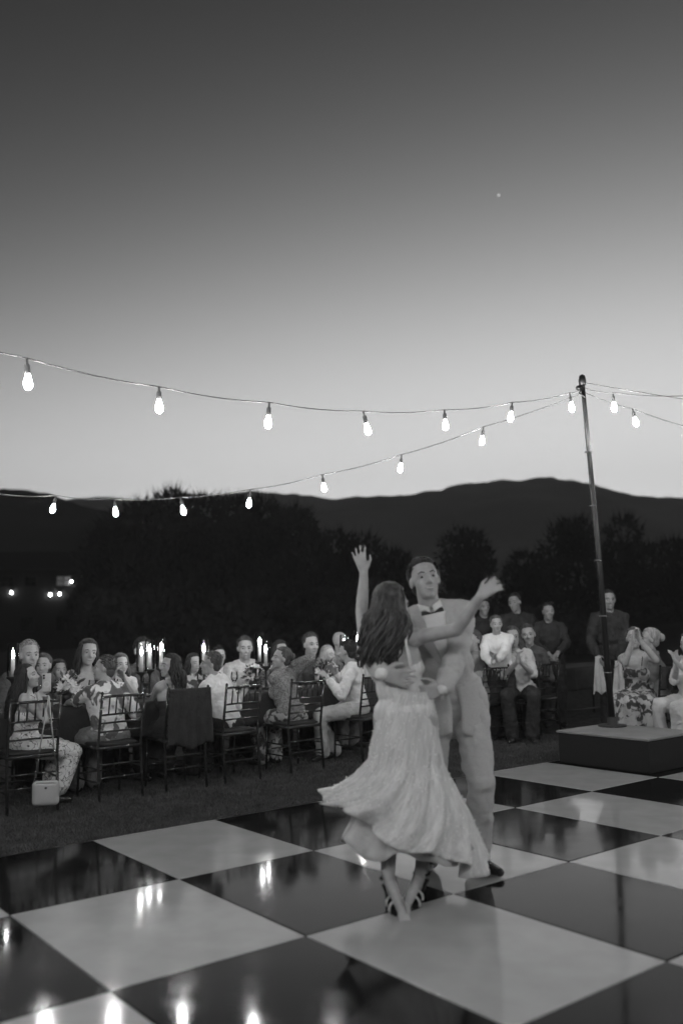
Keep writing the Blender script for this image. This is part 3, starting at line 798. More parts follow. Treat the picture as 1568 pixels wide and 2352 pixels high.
    if bare_legs:
        for sd, nm in ((1, 'R'), (-1, 'L')):
            toe = L(feet[nm + 't']) if feet and nm + 't' in feet else A_[sd] + V((0, .16 * s, -.055))
            a = A_[sd]; m.cap(a, .034 * s, a + (toe - a) * .35 + V((0, 0, -.012)), .032 * s); m.cap(a + (toe - a) * .3, .032 * s, toe + V((0, 0, .018)), .02 * s)
            for q in (-.02, 0, .02):
                lat = V((toe - a)).cross(V((0, 0, 1))).normalized() * q; m.cap(toe + V((0, 0, .016)) + lat * .9, .013 * s, toe + V((0, 0, .013)) + (toe - a).normalized() * .03 + lat, .009 * s, 8, 2)
            m.ell(a + V((0, 0, -.03)) - (toe - a).normalized() * .025, (.027 * s, .027 * s, .03 * s))
    body = m.build('body', M[skin], root); remesh(body, voxel, 3)
    # --- face
    for sd in (-1, 1):
        m = MB(); m.ell(H(sd * .031, .0700, .0005), (.013 * s, .0115 * s, .0062 * s), Rh, 10, 8); e = m.build('eye', M['eye'], root)
        m = MB(); m.ell(H(sd * .031, .0790, .0005), (.0062 * s, .0034 * s, .0056 * s), Rh, 10, 6); m.build('iris', M['iris'], e)
        m = MB(); m.tube([H(sd * .014, .0885, .0215), H(sd * .031, .0845, .0265), H(sd * .048, .070, .022)], [.0026 * s, .0034 * s, .0015 * s], 6); m.build('eyebrow', M['brow'], root)
    if mouth:
        sm_ = .007 if 'groom' in label else .001 + .0006 * (len(label) % 9)      # how far the corners of the mouth lift
        m = MB(); m.tube([H(-.027, .0735, -.063 + sm_), H(-.013, .0815, -.066 + sm_ * .3), H(0, .0835, -.0675), H(.013, .0815, -.066 + sm_ * .3), H(.027, .0735, -.063 + sm_)], [.002 * s, .0045 * s, .005 * s, .0045 * s, .002 * s], 6); m.build('mouth', M['lip'], root)
    # --- hair
    st, hm = hair[0], hair[1]
    if st != 'bald':
        rnd = random.Random(hash(label) % 1000 if False else len(label) * 7 + int(loc.x * 31) % 97)
        sd_ = rnd.random() * 40; m = MB()
        def fn(q):
            d = q.normalized(); k = 1 + .05 * noise.noise(d * 4 + V((sd_, 0, 0))) + .05 * noise.noise(V((d.x * 14, d.y * 14, d.z * 3 + sd_)))
            # lift the front edge so that the forehead stays clear
            if d.y > .35 and d.z < .45: k *= .86
            return q * k
        big = (1.045 if 'groom' in label else 1.0) if st == 'short' else 1.05
        m.ell(H(0, -.021, .04), (.083 * s * big, .094 * s * big, .085 * s * big), Rh, 30, 20, fn)
        m.ell(H(0, -.05, -.02), (.066 * s * big, .056 * s * big, .062 * s), Rh, 22, 14, fn)
        if st == 'short':
            for k in range(150):
                a = rnd.uniform(-math.pi, math.pi); e_ = rnd.uniform(.1, 1.5); d_ = V((math.cos(e_) * math.sin(a), math.cos(e_) * math.cos(a), math.sin(e_)))
                if d_.y > .5 and d_.z < .6: continue
                p = V((0, -.021, .04)) + V((d_.x * .08, d_.y * .09, d_.z * .082)); tn = V((.25, 1, .1)); tn = tn - d_ * tn.dot(d_)
                m.tube([H(*p), H(*(p + d_ * .009 + tn * .012)), H(*(p + d_ * .007 + tn * .03))], [.006 * s, .0045 * s, .001], 5)
        if st in ('long', 'bridal'):
            n_ = 190 if st == 'bridal' else 110; ln = hair[2] if len(hair) > 2 else .42
            dr = Rh @ V(hair[3]) if len(hair) > 3 else V((0, 0, 0))
            for k in range(n_):
                a = R(rnd.uniform(62, 298)); a = a if rnd.random() < .9 else R(rnd.choice((58, 302)))     # 0 = face
                ls = ln * rnd.uniform(.72, 1.05) * s; e_ = rnd.uniform(-.1, .95)
                d_ = V((math.sin(a) * math.cos(e_), math.cos(a) * math.cos(e_), math.sin(e_)))
                p0 = H(d_.x * .08, -.021 + d_.y * .092, .035 + d_.z * .082)
                p1 = H(d_.x * .094 / max(.5, math.cos(e_) ** .3), -.03 + math.cos(a) * .094, -.03)
                wv = rnd.uniform(0, 6.28); am = rnd.uniform(.006, .018) * s * (1.7 if st == 'bridal' else 1)
                pts = [p0, p1]; b = p1; out = (Rh @ V((math.sin(a) * .6, math.cos(a), 0))) 
                for q in range(1, 8):
                    u = q / 7; pts.append(b + V((0, 0, -ls * .86 * u)) + out * (.05 * u * (1 - u) * 4 + .015 * u) * s * .5 + dr * u * u + V((math.sin(wv + u * 7) * am, math.cos(wv + u * 6) * am, 0)) - Rt @ V((0, .05 * u, 0)))
                m.tube(pts, [.008 * s, .013 * s] + [(.0135 - .0105 * (q / 7) ** 1.5) * s for q in range(1, 8)], 6)
        if st == 'bun':
            m.ell(H(0, -.125, .03), (.045 * s, .04 * s, .045 * s), Rh, 16, 10, fn)
        m.build('hair', M[hm], root)
    # --- clothes
    if top:
        m = MB(); torso(m, .016, True, torso_top); m.ell(P(0, .03, .2), (.14 * s * fat, .115 * s * fat, .17 * s), Rt)
        if sleeve:
            for sd in (-1, 1): arm(m, sd, .017, sleeve)
        if pose == 'stand' and not dress: m.ell(P(0, 0, -.04), (.175 * s * fat, .13 * s * fat, .12 * s), Rt)
        o = m.build('jacket' if top in ('suit',) else 'top', M[top], root); remesh(o, max(voxel, .011), 9, .034)
        m = MB(); m.tube([P(.055 * math.cos(a), -.012 + .06 * math.sin(a), .465 + .012 * math.sin(-a)) for a in [k * .3927 for k in range(17)]], .011 * s, 6); m.build('collar', M[top if tie is None else 'shirt'], root)
        if tie:
            m = MB(); m.ell(P(0, .075, .445), (.013, .012, .015), Rt); m.cap(P(0, .09, .43), .012, P(0, .128, .2), .022); m.build('tie', M['tie'], root)
    if dress:
        m = MB(); torso(m, .010, True, False); m.ell(P(0, .008, .255), (.146 * s + .01, .104 * s + .01, .11 * s), Rt)
        for sd in (-1, 1): m.ell(P(sd * .068, .085, .262), (.072 * s, .065 * s, .068 * s), Rt)
        if sleeve: 
            torso(m, .010, True, True)
            for sd in (-1, 1): arm(m, sd, .012, sleeve)
        if pose == 'sit':
            for sd in (-1, 1): m.cap(Hip[sd], .115 * s, K_[sd], .09 * s); m.cap(K_[sd], .085 * s, K_[sd].lerp(A_[sd], .75), .11 * s)
            m.cap((Hip[1] + Hip[-1]) / 2, .11 * s, (K_[1] + K_[-1]) / 2, .085 * s); m.cap((K_[1] + K_[-1]) / 2, .085 * s, (A_[1] + A_[-1]) / 2 + V((0, 0, .12)), .11 * s)
        else:
            m.cap(pv, .15 * s, pv * .45, .2 * s); m.cap(pv * .5, .2 * s, V((0, 0, .25)), .2 * s)
        o = m.build('dress', M[dress], root); remesh(o, .012, 4, .022)
        if not sleeve:
            for sd in (-1, 1):
                m = MB(); m.tube([P(sd * .075, .135, .3), P(sd * .09, .08, .44), P(sd * .09, -.03, .48), P(sd * .075, -.09, .38), P(sd * .06, -.105, .3)], .006, 6); m.build('strap', M[dress], root)
    if low:
        m = MB(); m.ell(pv + V((0, 0, 0)), (.165 * s * fat + .012, .125 * s * fat + .012, .12 * s))
        for sd in (-1, 1): leg(m, sd, .02, 1.97, .022)
        o = m.build('trousers', M[low], root); remesh(o, .012, 5, .034)
    if shoe and not bare_legs:
        for sd, nm in ((1, 'R'), (-1, 'L')):
            a = A_[sd]; toe = (L(feet[nm + 't']) - a) if feet and nm + 't' in feet else V((sd * .03, .17 * s, 0)); toe.z = 0; u = toe.normalized(); m = MB()
            b = V((a.x, a.y, max(.0, a.z - .075)))
            m.cap(b + V((0, 0, .04)) - u * .035 * s, .034 * s, b + V((0, 0, .045)) + u * .06 * s, .036 * s); m.cap(b + V((0, 0, .04)) + u * .05 * s, .037 * s, b + V((0, 0, .028)) + u * .17 * s, .024 * s)
            m.cap(b + V((0, 0, .05)), .036 * s, b + V((0, 0, .085)), .038 * s)
            o = m.build('shoe', M[shoe], root); remesh(o, .008, 3)
            for v_ in o.data.vertices:
                if v_.co.z < b.z + .006: v_.co.z = b.z + .004
    return dict(root=root, L=L, P=P, H=H, Rt=Rt, Rh=Rh, E=E_, W=W_, Sh=Sh, pv=pv, A=A_, K=K_, s=s, hc=hc, inv=inv)

# ------------------------------------------------------------------ groom
GY = 5.12
gl_ = at(1040, 1690, GY)
groom = person('groom in a pale suit and dark bow tie holding the bride by her waist', (gl_.x, GY, .033), R(184), 1.08, 'm', 'stand', lean=(.03, .2), twist=R(-4),
    head=(R(6), R(-12), R(7)), pelvis=V((at(1034, 1600, GY).x, GY, 1.0)),
    hands={'L': at(1004, 1626, 4.66), 'R': at(876, 1548, 4.66)}, hints={'L': (.5, -.1, -.55), 'R': (-1, -.1, -.35)},
    hint_palm={'L': (-.2, .9, .1), 'R': (.2, .9, .1)}, grip={'L': (-.95, -.05, -.22), 'R': (.9, -.05, -.2)}, curl=(.22, .22),
    feet={'L': ground(1096, 2000, .033), 'Lt': ground(1200, 2034, .033), 'R': ground(985, 2000, .033), 'Rt': ground(960, 2036, .033)},
    top='suit', sleeve=1.9, low='suit', hair=('short', 'hair_dark'), voxel=.0065, group='wedding couple', tie=None, skin='skin')
G = groom; P = G['P']; gs = G['s']; groot = G['root']
def chest_y(x, z): return .008 + (.118 * gs + .012) / gs * math.sqrt(max(.02, 1 - (x / .182) ** 2 - ((z - .31) / .162) ** 2)) if False else .008 + .132 * math.sqrt(max(.15, 1 - (x / .19) ** 2)) * (1 - .9 * max(0, z - .36) ** 1.0)
def chest_sheet(cols, zs, off):
    m = MB(); g = []
    for z in zs:
        row = []
        for u in cols(z): row.append(P(u, chest_y(u, z) + off, z))
        g.append(row)
    m.rings(g, close=False); return m
zs = [.17 + .03 * k for k in range(10)]
o = chest_sheet(lambda z: [(-1 + 2 * k / 8) * (.004 + max(0, (z - .17)) * .24) for k in range(9)], zs, .008).build('shirt', M['shirt'], groot)
mo = o.modifiers.new('s', 'SOLIDIFY'); mo.thickness = .004; REM.append(o)
for sd in (-1, 1):
    o = chest_sheet(lambda z: [sd * ((.006 + max(0, (z - .17)) * .22) + (.012 + .05 * math.sin(max(0, min(1, (z - .17) / .25)) * 2.4)) * k / 4) for k in range(5)], zs, .014).build('lapel', M['suit'], groot)
    mo = o.modifiers.new('s', 'SOLIDIFY'); mo.thickness = .006; REM.append(o)
for sd in (-1, 1):   # shirt collar wings
    m = MB(); m.add([P(sd * .006, .062, .475), P(sd * .05, .045, .497), P(sd * .062, .0, .50), P(sd * .07, .0, .455), P(sd * .062, .075, .425), P(sd * .02, .098, .43)], [(0, 1, 4, 5), (1, 2, 3, 4)])
    o = m.build('shirt_collar', M['shirt'], groot); mo = o.modifiers.new('s', 'SOLIDIFY'); mo.thickness = .006; REM.append(o)
m = MB(); m.ell(P(0, .105, .435), (.014, .012, .014), G['Rt'])
for sd in (-1, 1):
    m.rings([[P(sd * x, .105 + .012 * math.cos(a), .435 + h_ * math.sin(a)) for a in [k * .785 for k in range(8)]] for x, h_ in ((.006, .009), (.02, .018), (.04, .027), (.055, .028), (.058, .02))])
m.build('bow_tie', M['tie'], groot)
for sd in (-1, 1):   # shirt cuffs
    e, w = G['E'][sd], G['W'][sd]; u = (w - e).normalized(); m = MB(); m.cap(w - u * .045, .044, w - u * .006, .041, 14, 2); m.build('shirt_cuff', M['shirt'], groot)
# jacket skirt with an open front
m = MB(); g = []
for k in range(13):
    t = k / 12; z = .06 - .28 * t; row = []
    for j in range(45):
        a = R(97 + j * 346 / 44); e_ = min(1, t * 2); w_ = .004 * math.sin(a * 5 + 1) * t
        x, y = (.168 + .018 * e_ - .006 * t + w_) * math.cos(a), (.124 + .03 * e_ - .012 * t + w_) * math.sin(a)
        zz = z - .02 * t * max(0, -math.sin(a)) + (.05 * t * t * max(0, math.sin(a)) ** 8)         # cutaway front corners
        up = G['pv'] + V((x, y, zz)) * gs
        row.append(P(x, y, zz).lerp(up, min(1, t * 1.3)))
    g.append(row)
m.rings(g, close=False); o = m.build('jacket_skirt', M['suit'], groot); mo = o.modifiers.new('s', 'SOLIDIFY'); mo.thickness = .006; REM.append(o)

# ------------------------------------------------------------------ bride
BY = 4.8
bl = at(930, 1640, BY)
rb = R(-14)
wr = at(1104, 1368, 4.42); wl = at(836, 1312, 5.1)
bride = person('bride in a beaded white dress with long dark hair, both bare arms raised', (bl.x, BY, .033), rb, .975, 'f', 'stand', lean=(-.02, -.14), twist=R(4),
    head=(R(-48), R(4), R(-3)), pelvis=at(930, 1648, BY), hands={'R': wr, 'L': wl}, hints={'R': (.2, -.1, -1), 'L': (-.25, .5, -1)},
    hint_palm={'R': (-.3, 1, -.6), 'L': (.35, 1, .1)}, grip={'R': (.75, -.1, .55), 'L': (-.28, 0, 1)}, curl=(.75, .25),
    feet={'L': ground(893, 2078, .033) + V((0, 0, .07)), 'Lt': ground(926, 2112, .033), 'R': ground(970, 2066, .033) + V((0, 0, .07)), 'Rt': ground(930, 2098, .033)},
    bare_legs=True, skin='skin', hair=('bridal', 'hair_bride', .35, (-.03, -.03, 0)), voxel=.0062, group='wedding couple', shoe=None, spread=.5)
H_ = G['H']
m = MB(); m.tube([H_(-.024, .0765, -.0585), H_(-.013, .0845, -.0635), H_(0, .0868, -.0655), H_(.013, .0845, -.0635), H_(.024, .0765, -.0585)], [.0008, .0026, .003, .0026, .0008], 6); m.build('teeth', M['pale'], groot)
B = bride; broot = B['root']; P = B['P']; bs = B['s']
# bodice, open back
m = MB(); Rt = B['Rt']
m.ell(P(0, 0, .03), (.172 * bs, .128 * bs, .12 * bs), Rt); m.ell(P(0, .0, .16), (.126 * bs + .008, .096 * bs + .008, .13 * bs), Rt); m.ell(P(0, .014, .25), (.142 * bs + .008, .1 * bs + .005, .09 * bs), Rt)
for sd in (-1, 1): m.ell(P(sd * .068, .085, .27), (.07 * bs, .063 * bs, .07 * bs), Rt)
remesh(m.build('bodice', M['lace'], broot), .008, 4, .012)
for sd in (-1, 1):
    m = MB(); m.tube([P(sd * .085, .14, .3), P(sd * .1, .08, .44), P(sd * .098, -.02, .484), P(sd * .085, -.09, .4), P(sd * .09, -.108, .27)], [.011, .009, .008, .009, .012], 8); m.build('strap', M['lace'], broot)
# skirts as swirling folded cones; world-space rings
def skirt(name, mt, prof, nfold, amp, seg=220, rows=46, swirl=.9, tiltx=0, tilty=0, seed=0, thick=.004):
    """prof: list of (t, centre px x, radius x, radius y, z) in world metres"""
    def interp(t):
        for a, b in zip(prof, prof[1:]):
            if t <= b[0]:
                u = (t - a[0]) / (b[0] - a[0]); u2 = u * u * (3 - 2 * u) if False else u
                return [a[k] + (b[k] - a[k]) * u2 for k in range(1, 6)]
        return prof[-1][1:]
    g = []; L = B['L']
    for r_ in range(rows + 1):
        t = r_ / rows; x0, rx, ry, z0, tl = interp(t); row = []
        for j in range(seg):
            a = 2 * math.pi * j / seg; an = a + swirl * t
            fo = math.sin(an * nfold) * .55 + math.sin(an * (nfold * 1.7) + 1.3 + seed) * .3 + noise.noise(V((math.cos(an) * 4, math.sin(an) * 4, seed + t * .8))) * .9
            k = 1 + amp * fo * max(0, t - .22) ** 1.2
            k += .02 * noise.noise(V((math.cos(a) * 9, math.sin(a) * 9, t * 9 + seed)))
            hz = .03 * math.sin(an * 5 + seed) * t * t + .02 * fo * t * t
            row.append(L(V((x0 + rx * k * math.cos(a), BY + ry * k * math.sin(a) + tilty * t * t, z0 + tl * math.cos(a) + hz))))
        g.append(row)
    m = MB(); m.rings(g); o = m.build(name, M[mt], broot)
    ul = o.data.uv_layers.new(name='uv')
    for pl in o.data.polygons:
        rr_ = pl.index // seg; jj = pl.index % seg
        for q, li in enumerate(pl.loop_indices):
            du, dv = ((0, 0), (1, 0), (1, 1), (0, 1))[q]; t = (rr_ + dv) / rows
            ul.data[li].uv = ((jj + du) / seg + swirl * t / 6.283, t)
    mo = o.modifiers.new('s', 'SOLIDIFY'); mo.thickness = thick; REM.append(o)
    return o, g
def wx(px, py): return at(px, py, BY).x
def wz(px, py): return at(px, py, BY).z
prof = [(0, wx(938, 1588), .118, .098, wz(938, 1588), 0), (.14, wx(934, 1640), .15, .125, wz(934, 1640), 0), (.3, wx(930, 1705), .178, .15, wz(930, 1705), -.0), (.42, wx(932, 1755), .192, .17, wz(932, 1750), -.012),
        (.62, wx(935, 1800), .265, .23, wz(935, 1805), -.05), (.8, wx(931, 1850), .345, .29, wz(931, 1862), -.11), (1, wx(924, 1912), .41, .34, wz(926, 1910), -.19)]
ov, og = skirt('overskirt', 'skirt', prof, 13, .24, swirl=1.0, seed=2)
prof = [(0, wx(935, 1690), .15, .13, wz(935, 1690), 0), (.5, wx(935, 1800), .21, .19, wz(935, 1800), 0), (1, wx(935, 1950), .335, .29, wz(935, 1945), -.035)]
un, ug = skirt('underskirt', 'under', prof, 8, .12, rows=30, swirl=.5, seed=7)
rs = random.Random(77); m = MB()
for k in range(900):
    r_ = int(rs.random() ** .7 * 45); j = rs.randrange(220); p = og[r_][j]; nrm = (p - V((0, 0, p.z)))
    c_ = B['L'](V((wx(932, 1700), BY, 0))); dr = V((p.x - c_.x, p.y - c_.y, 0)).normalized()
    m.ell(p + dr * .0035 + V((0, 0, rs.uniform(-.01, .01))), (.0042, .0042, .005), seg=6, rr=4)
tag(m.build('sequins', M['sequin'], broot), kind='stuff')
# strappy high heels
for sd, nm in ((1, 'R'), (-1, 'L')):
    a = B['A'][sd]; tw = {'L': ground(926, 2112, .033), 'R': ground(930, 2098, .033)}[nm]; toe = B['L'](tw); toe.z = 0
    u = V((toe.x - a.x, toe.y - a.y, 0)).normalized(); lat = u.cross(V((0, 0, 1))); heel = V((a.x, a.y, 0)) - u * .035; toe = toe + u * .03
    m = MB(); g = []
    for q, h_, w_ in ((-.04, .088, .024), (.0, .082, .026), (.06, .05, .028), (.11, .012, .034), (.16, .006, .038), (.2, .006, .026), (.225, .007, .008)):
        c = V((a.x, a.y, 0)) + u * q * .95; g.append([c + lat * w_ + V((0, 0, h_)), c + lat * w_ + V((0, 0, max(0, h_ - .01))), c - lat * w_ + V((0, 0, max(0, h_ - .01))), c - lat * w_ + V((0, 0, h_))])
    o_, n_ = m.rings(g); m.f.append((0, 1, 2, 3)); m.f.append((27, 26, 25, 24))
    so_ = m.build('heeled_sandal', M['shoe'], broot, False)
    m = MB(); m.tube([heel + V((0, 0, .085)), heel - u * .004 + V((0, 0, .04)), heel - u * .003], [.017, .007, .005], 8); m.build('stiletto_heel', M['shoe'], so_)
    for q, rr_, z in ((.0, .04, .125), (.1, .042, .05), (.15, .044, .035)):
        m = MB(); c = V((a.x, a.y, 0)) + u * q; m.tube([c + lat * rr_ * math.cos(t) + V((0, 0, z - .012 + rr_ * .85 * math.sin(t))) for t in [k * .35 - .4 for k in range(12)]] if q else [c + lat * rr_ * math.cos(t) + u * rr_ * math.sin(t) + V((0, 0, z)) for t in [k * .5236 for k in range(13)]], .006, 6); m.build('sandal_strap', M['pale'] if q else M['shoe'], so_)

# ------------------------------------------------------------------ guests on the near side (backs towards us)
def seatpt(px, q): 
    p = online(px, q); return p
def X(px, py, Y): return at(px, py, Y)
p = seatpt(60, .22); Yw = p.y
w1 = X(86, 1597, Yw - .12)
woman = person('woman at the left edge in a floral dress filming with a phone, long dark hair', (p.x, p.y, 0), R(-38), .88, 'f', lean=(.05, .03), twist=R(-46), head=(R(-12), R(-14), R(4)), seat=.51,
    hands={'R': w1, 'L': X(112, 1622, Yw + .02)}, hints={'R': (-.3, -.3, -1), 'L': (.4, .6, -1)}, hint_palm={'R': (.15, -1, .1), 'L': (-.3, -1, 0)}, grip={'R': (.8, .1, .5), 'L': (-.2, -.2, 1)}, curl=(.75, .8),
    dress='floral', sleeve=0, hair=('long', 'hair_dark', .36, (-.02, -.02, 0)), voxel=.008, feet={'R': p + V((.2, .1, 0)), 'L': p + V((.15, .3, 0))}, shoe='shoe')
ph = thing('phone', 'pale phone with two round lenses held up by the woman at left', 'phone', X(107, 1568, Yw - .145), R(8))
m = MB(); m.box((0, 0, 0), (.07, .008, .145)); bevel(m.build('phone_case', M['phone'], ph), .006, 3)
m = MB(); m.box((-.018, -.006, .046), (.028, .006, .042)); cb = m.build('camera_bump', M['phone'], ph, False)
for z in (.036, .056):
    m = MB(); m.lathe([(0, -.0), (.008, 0), (.008, .003), (.0, .003)], seg=14); l = m.build('camera_lens', M['lens'], cb); l.rotation_euler = (R(90), 0, 0); l.location = (-.02, -.009, z)
m = MB(); m.tube([(.022 * math.cos(a), -.005, -.015 + .022 * math.sin(a)) for a in [k * .3142 for k in range(21)]], .002, 6); m.build('magnet_ring', M['plate'], ph)

p = seatpt(252, .24); Yw = p.y
person('man in a large leaf print shirt seated from behind, arm stretched left', (p.x, p.y, 0), R(52), .93, 'm', lean=(.12, -.02), twist=R(8), head=(R(42), R(-8), 0), seat=.51, fat=1.12,
    hands={'L': X(150, 1618, Yw + .28), 'R': X(300, 1612, Yw + .42)}, hints={'L': (-.1, -.9, -.6), 'R': (.7, -.3, -1)}, top='camo', sleeve=1.05, low='grey', hair=('short', 'hair_mid'), voxel=.008, curl=(.3, .35))
p = seatpt(398, .24); Yw = p.y
person('woman with a bare shoulder looking back over it, dark bobbed hair', (p.x, p.y, 0), R(40), .92, 'f', lean=(.1, 0), twist=R(6), head=(R(84), R(-4), R(-4)), seat=.51,
    hands={'L': X(345, 1620, Yw + .4), 'R': X(440, 1600, Yw + .45)}, dress='dark', sleeve=0, hair=('long', 'hair_dark', .22), voxel=.008, fat=1.08)
p = seatpt(522, .24); Yw = p.y
person('man in a white shirt leaning left across the table', (p.x, p.y, 0), R(58), .95, 'm', lean=(.3, -.12), twist=R(8), head=(R(36), R(-6), R(-6)), seat=.51,
    hands={'L': X(455, 1590, Yw + .3), 'R': X(560, 1590, Yw + .4)}, top='shirt', sleeve=1.0, low='dark', hair=('short', 'hair_mid'), voxel=.008)
p = seatpt(668, .24); Yw = p.y
person('woman in a textured knit resting her chin on her hands', (p.x, p.y, 0), R(46), .95, 'f', lean=(.24, -.06), twist=R(4), head=(R(70), R(-10), R(-8)), seat=.52,
    hands={'L': X(640, 1532, Yw + .05), 'R': X(664, 1528, Yw + .12)}, hints={'L': (-.2, -.2, -1), 'R': (.4, .2, -1)}, grip={'L': (.1, 0, 1), 'R': (-.2, 0, 1)}, top='knit', sleeve=1.85, low='floral2', hair=('bun', 'hair_mid'), voxel=.008)
p = seatpt(820, .24); Yw = p.y
person('guest in pale trousers and a pale shirt sitting sideways left of the bride', (p.x, p.y, 0), R(98), .98, 'm', lean=(.16, -.02), twist=R(-6), head=(R(-25), 0, 0), seat=.53,
    hands={'L': X(752, 1560, Yw - .15), 'R': X(770, 1545, Yw + .25)}, feet={'L': ground(742, 1748), 'Lt': ground(705, 1756), 'R': ground(770, 1742), 'Rt': ground(735, 1748)}, top='shirt', sleeve=1.8, low='pale', hair=('short', 'hair_dark'), voxel=.009)
p = seatpt(1100, .24); Yw = p.y
person('guest in a pale striped dress seated right of the groom, behind a spindle chair', (p.x, p.y, 0), R(60), 1.06, 'f', lean=(.06, .0), twist=R(14), head=(R(60), 0, 0), seat=.53,
    hands={'L': X(1060, 1560, Yw + .2), 'R': X(1150, 1540, Yw + .3)}, top='grey', sleeve=1.8, dress='pale', hair=('bun', 'hair_mid'), voxel=.0095)
p = seatpt(1215, .26); Yw = p.y
person('woman in a dark jacket at the right end of the long table, facing the dancers', (p.x, p.y, 0), R(150), 1.1, 'f', lean=(.1, -.12), head=(R(15), 0, R(8)), seat=.56,
    hands={'L': X(1215, 1545, Yw - .2), 'R': X(1175, 1530, Yw - .2)}, top='charcoal', sleeve=1.8, low='dark', hair=('short', 'hair_mid'), voxel=.0095, tie=None)

# ------------------------------------------------------------------ guests on the far side (faces towards us)
def far(label, px, headtop, turn=0, sex='m', q=1.42, **kw):
    p = online(px, q); zt = zat(px, headtop, p.y); s = max(.86, min(1.12, (zt - .51) / .735))
    pr = dict(lean=(.08, 0), seat=.51, hands={'L': p + V((.34, -.18, .74)), 'R': p + V((.12, -.4, .74))}, voxel=.0095); pr.update(kw)
    return person(label, (p.x, p.y, 0), R(208 + turn), s, sex, **pr)
far('far side man behind the leftmost candle', 60, 1462, 10, top='charcoal', low='dark', hair=('short', 'hair_light'))
far('far side guest half hidden behind the woman filming', 100, 1500, -20, 'f', top='dark', sleeve=1.8, dress=None, low='dark', hair=('bun', 'hair_mid'))
far('far side woman with long straight dark hair', 196, 1466, -8, 'f', head=(R(10), 0, R(-6)), dress='dark', sleeve=0, hair=('long', 'hair_dark', .42), shoe='shoe')
far('far side guest in dark clothes behind the raised phone', 132, 1518, 5, 'f', q=1.5, top='charcoal', sleeve=1.8, low='dark', hair=('bun', 'hair_dark'))
far('far side guest in a pale top partly hidden by the bride', 850, 1462, 10, 'f', top='pale', sleeve=1.0, low='dark', hair=('bun', 'hair_mid'))
far('far side man behind the pair of candles', 322, 1464, 6, top='charcoal', sleeve=1.8, low='dark', hair=('short', 'hair_dark'))
far('far side woman with dark hair between the candles and the man leaning left', 440, 1500, 12, 'f', top='floral2', sleeve=1.0, low='dark', hair=('long', 'hair_dark', .3))
far('far side man with short hair left of the middle candles', 560, 1462, 0, head=(R(-14), 0, 0), top='pale', sleeve=1.85, low='dark', hair=('short', 'hair_mid'))
far('far side man in a dark jacket leaning forward, left of the bride', 710, 1438, 0, lean=(.2, .05), top='charcoal', sleeve=1.85, low='dark', tie=None, hair=('short', 'hair_mid'))
far('far side guest in a pale top nearest the bride', 748, 1482, 20, 'f', q=1.2, top='pale', sleeve=1.85, low='grey', hair=('long', 'hair_light', .22))
far('tall far side bald man behind the pale haired guest', 776, 1428, 10, q=1.75, top='grey', sleeve=1.85, low='dark', hair=('bald', 'hair_mid'))

far('far side woman in pale clothes between the floral shirt man and the candles', 272, 1500, 8, 'f', q=1.3, top='pale', sleeve=1.0, low='dark', hair=('long', 'hair_mid', .24), hands={'L': online(268, 1.02) + V((.06, .05, .93)), 'R': online(262, 1.02) + V((0, 0, .95))}, grip={'L': (-.3, -.2, 1), 'R': (.3, -.2, 1)})
far('far side man in a pale shirt right of the man leaning left', 500, 1484, -6, q=1.55, top='shirt', sleeve=1.85, low='dark', hair=('short', 'hair_dark'))
far('far side woman in a dark floral top right of the middle candles', 640, 1470, 4, 'f', q=1.5, top='floral2', sleeve=.6, low='dark', hair=('long', 'hair_dark', .25), hands={'L': online(640, 1.05) + V((.06, .02, .95)), 'R': online(632, 1.05) + V((0, 0, .97))}, grip={'L': (-.3, -.2, 1), 'R': (.3, -.2, 1)})
p = at(1196, 1600, 11.0); p.z = 0; chair(p, R(168), 'dark chair under the clapping woman right of the bearded guest')
person('woman clapping between the bearded guest and the dark jacketed woman', p, R(168), 1.1, 'f', lean=(.05, .1), head=(R(8), 0, R(6)), seat=.54, hands={'L': at(1194, 1520, 10.6), 'R': at(1186, 1522, 10.6)}, grip={'L': (-.2, -.1, 1), 'R': (.2, -.1, 1)}, top='pale', sleeve=1.0, low='dark', hair=('long', 'hair_mid', .25))
# ------------------------------------------------------------------ people standing and sitting on the right
def stand(label, px, headtop, Y, face, sex='m', **kw):
    p = at(px, 1600, Y); p.z = 0; s = zat(px, headtop, Y) / 1.68
    pr = dict(voxel=.0095); pr.update(kw)
    return person(label, p, face, s, sex, 'stand', **pr)
Y = 11.0
stand('bearded guest in a bright white shirt clapping beside the groom\'s shoulder', 1152, 1410, 10.9, R(176), lean=(.1, .08), head=(R(6), 0, 0), hands={'L': at(1140, 1520, 10.5), 'R': at(1128, 1524, 10.5)}, top='shirt', sleeve=1.9, low='dark', hair=('short', 'hair_mid'), grip={'L': (-.5, 0, 1), 'R': (.3, 0, 1)})
stand('guest in dark clothes standing behind the bride\'s right hand', 1118, 1372, 12.8, R(190), top='dark', sleeve=1.9, low='dark', hair=('short', 'hair_dark'), skin='skin_dark')
stand('tall guest in dark clothes standing behind the bearded guest', 1196, 1360, 12.4, R(170), head=(R(-20), 0, R(10)), top='dark', sleeve=1.9, low='dark', hair=('short', 'hair_dark'), skin='skin_dark')
stand('waiter in black standing with hands clasped and pale cuffs', 1268, 1382, 12.0, R(180), hands={'L': at(1280, 1500, 11.7), 'R': at(1260, 1502, 11.7)}, hints={'L': (1, 0, -.6), 'R': (-1, 0, -.6)}, grip={'L': (-.6, 0, -.7), 'R': (.6, 0, -.7)}, top='dark', sleeve=1.8, low='dark', hair=('short', 'hair_dark'), skin='skin_dark', group='waiters')
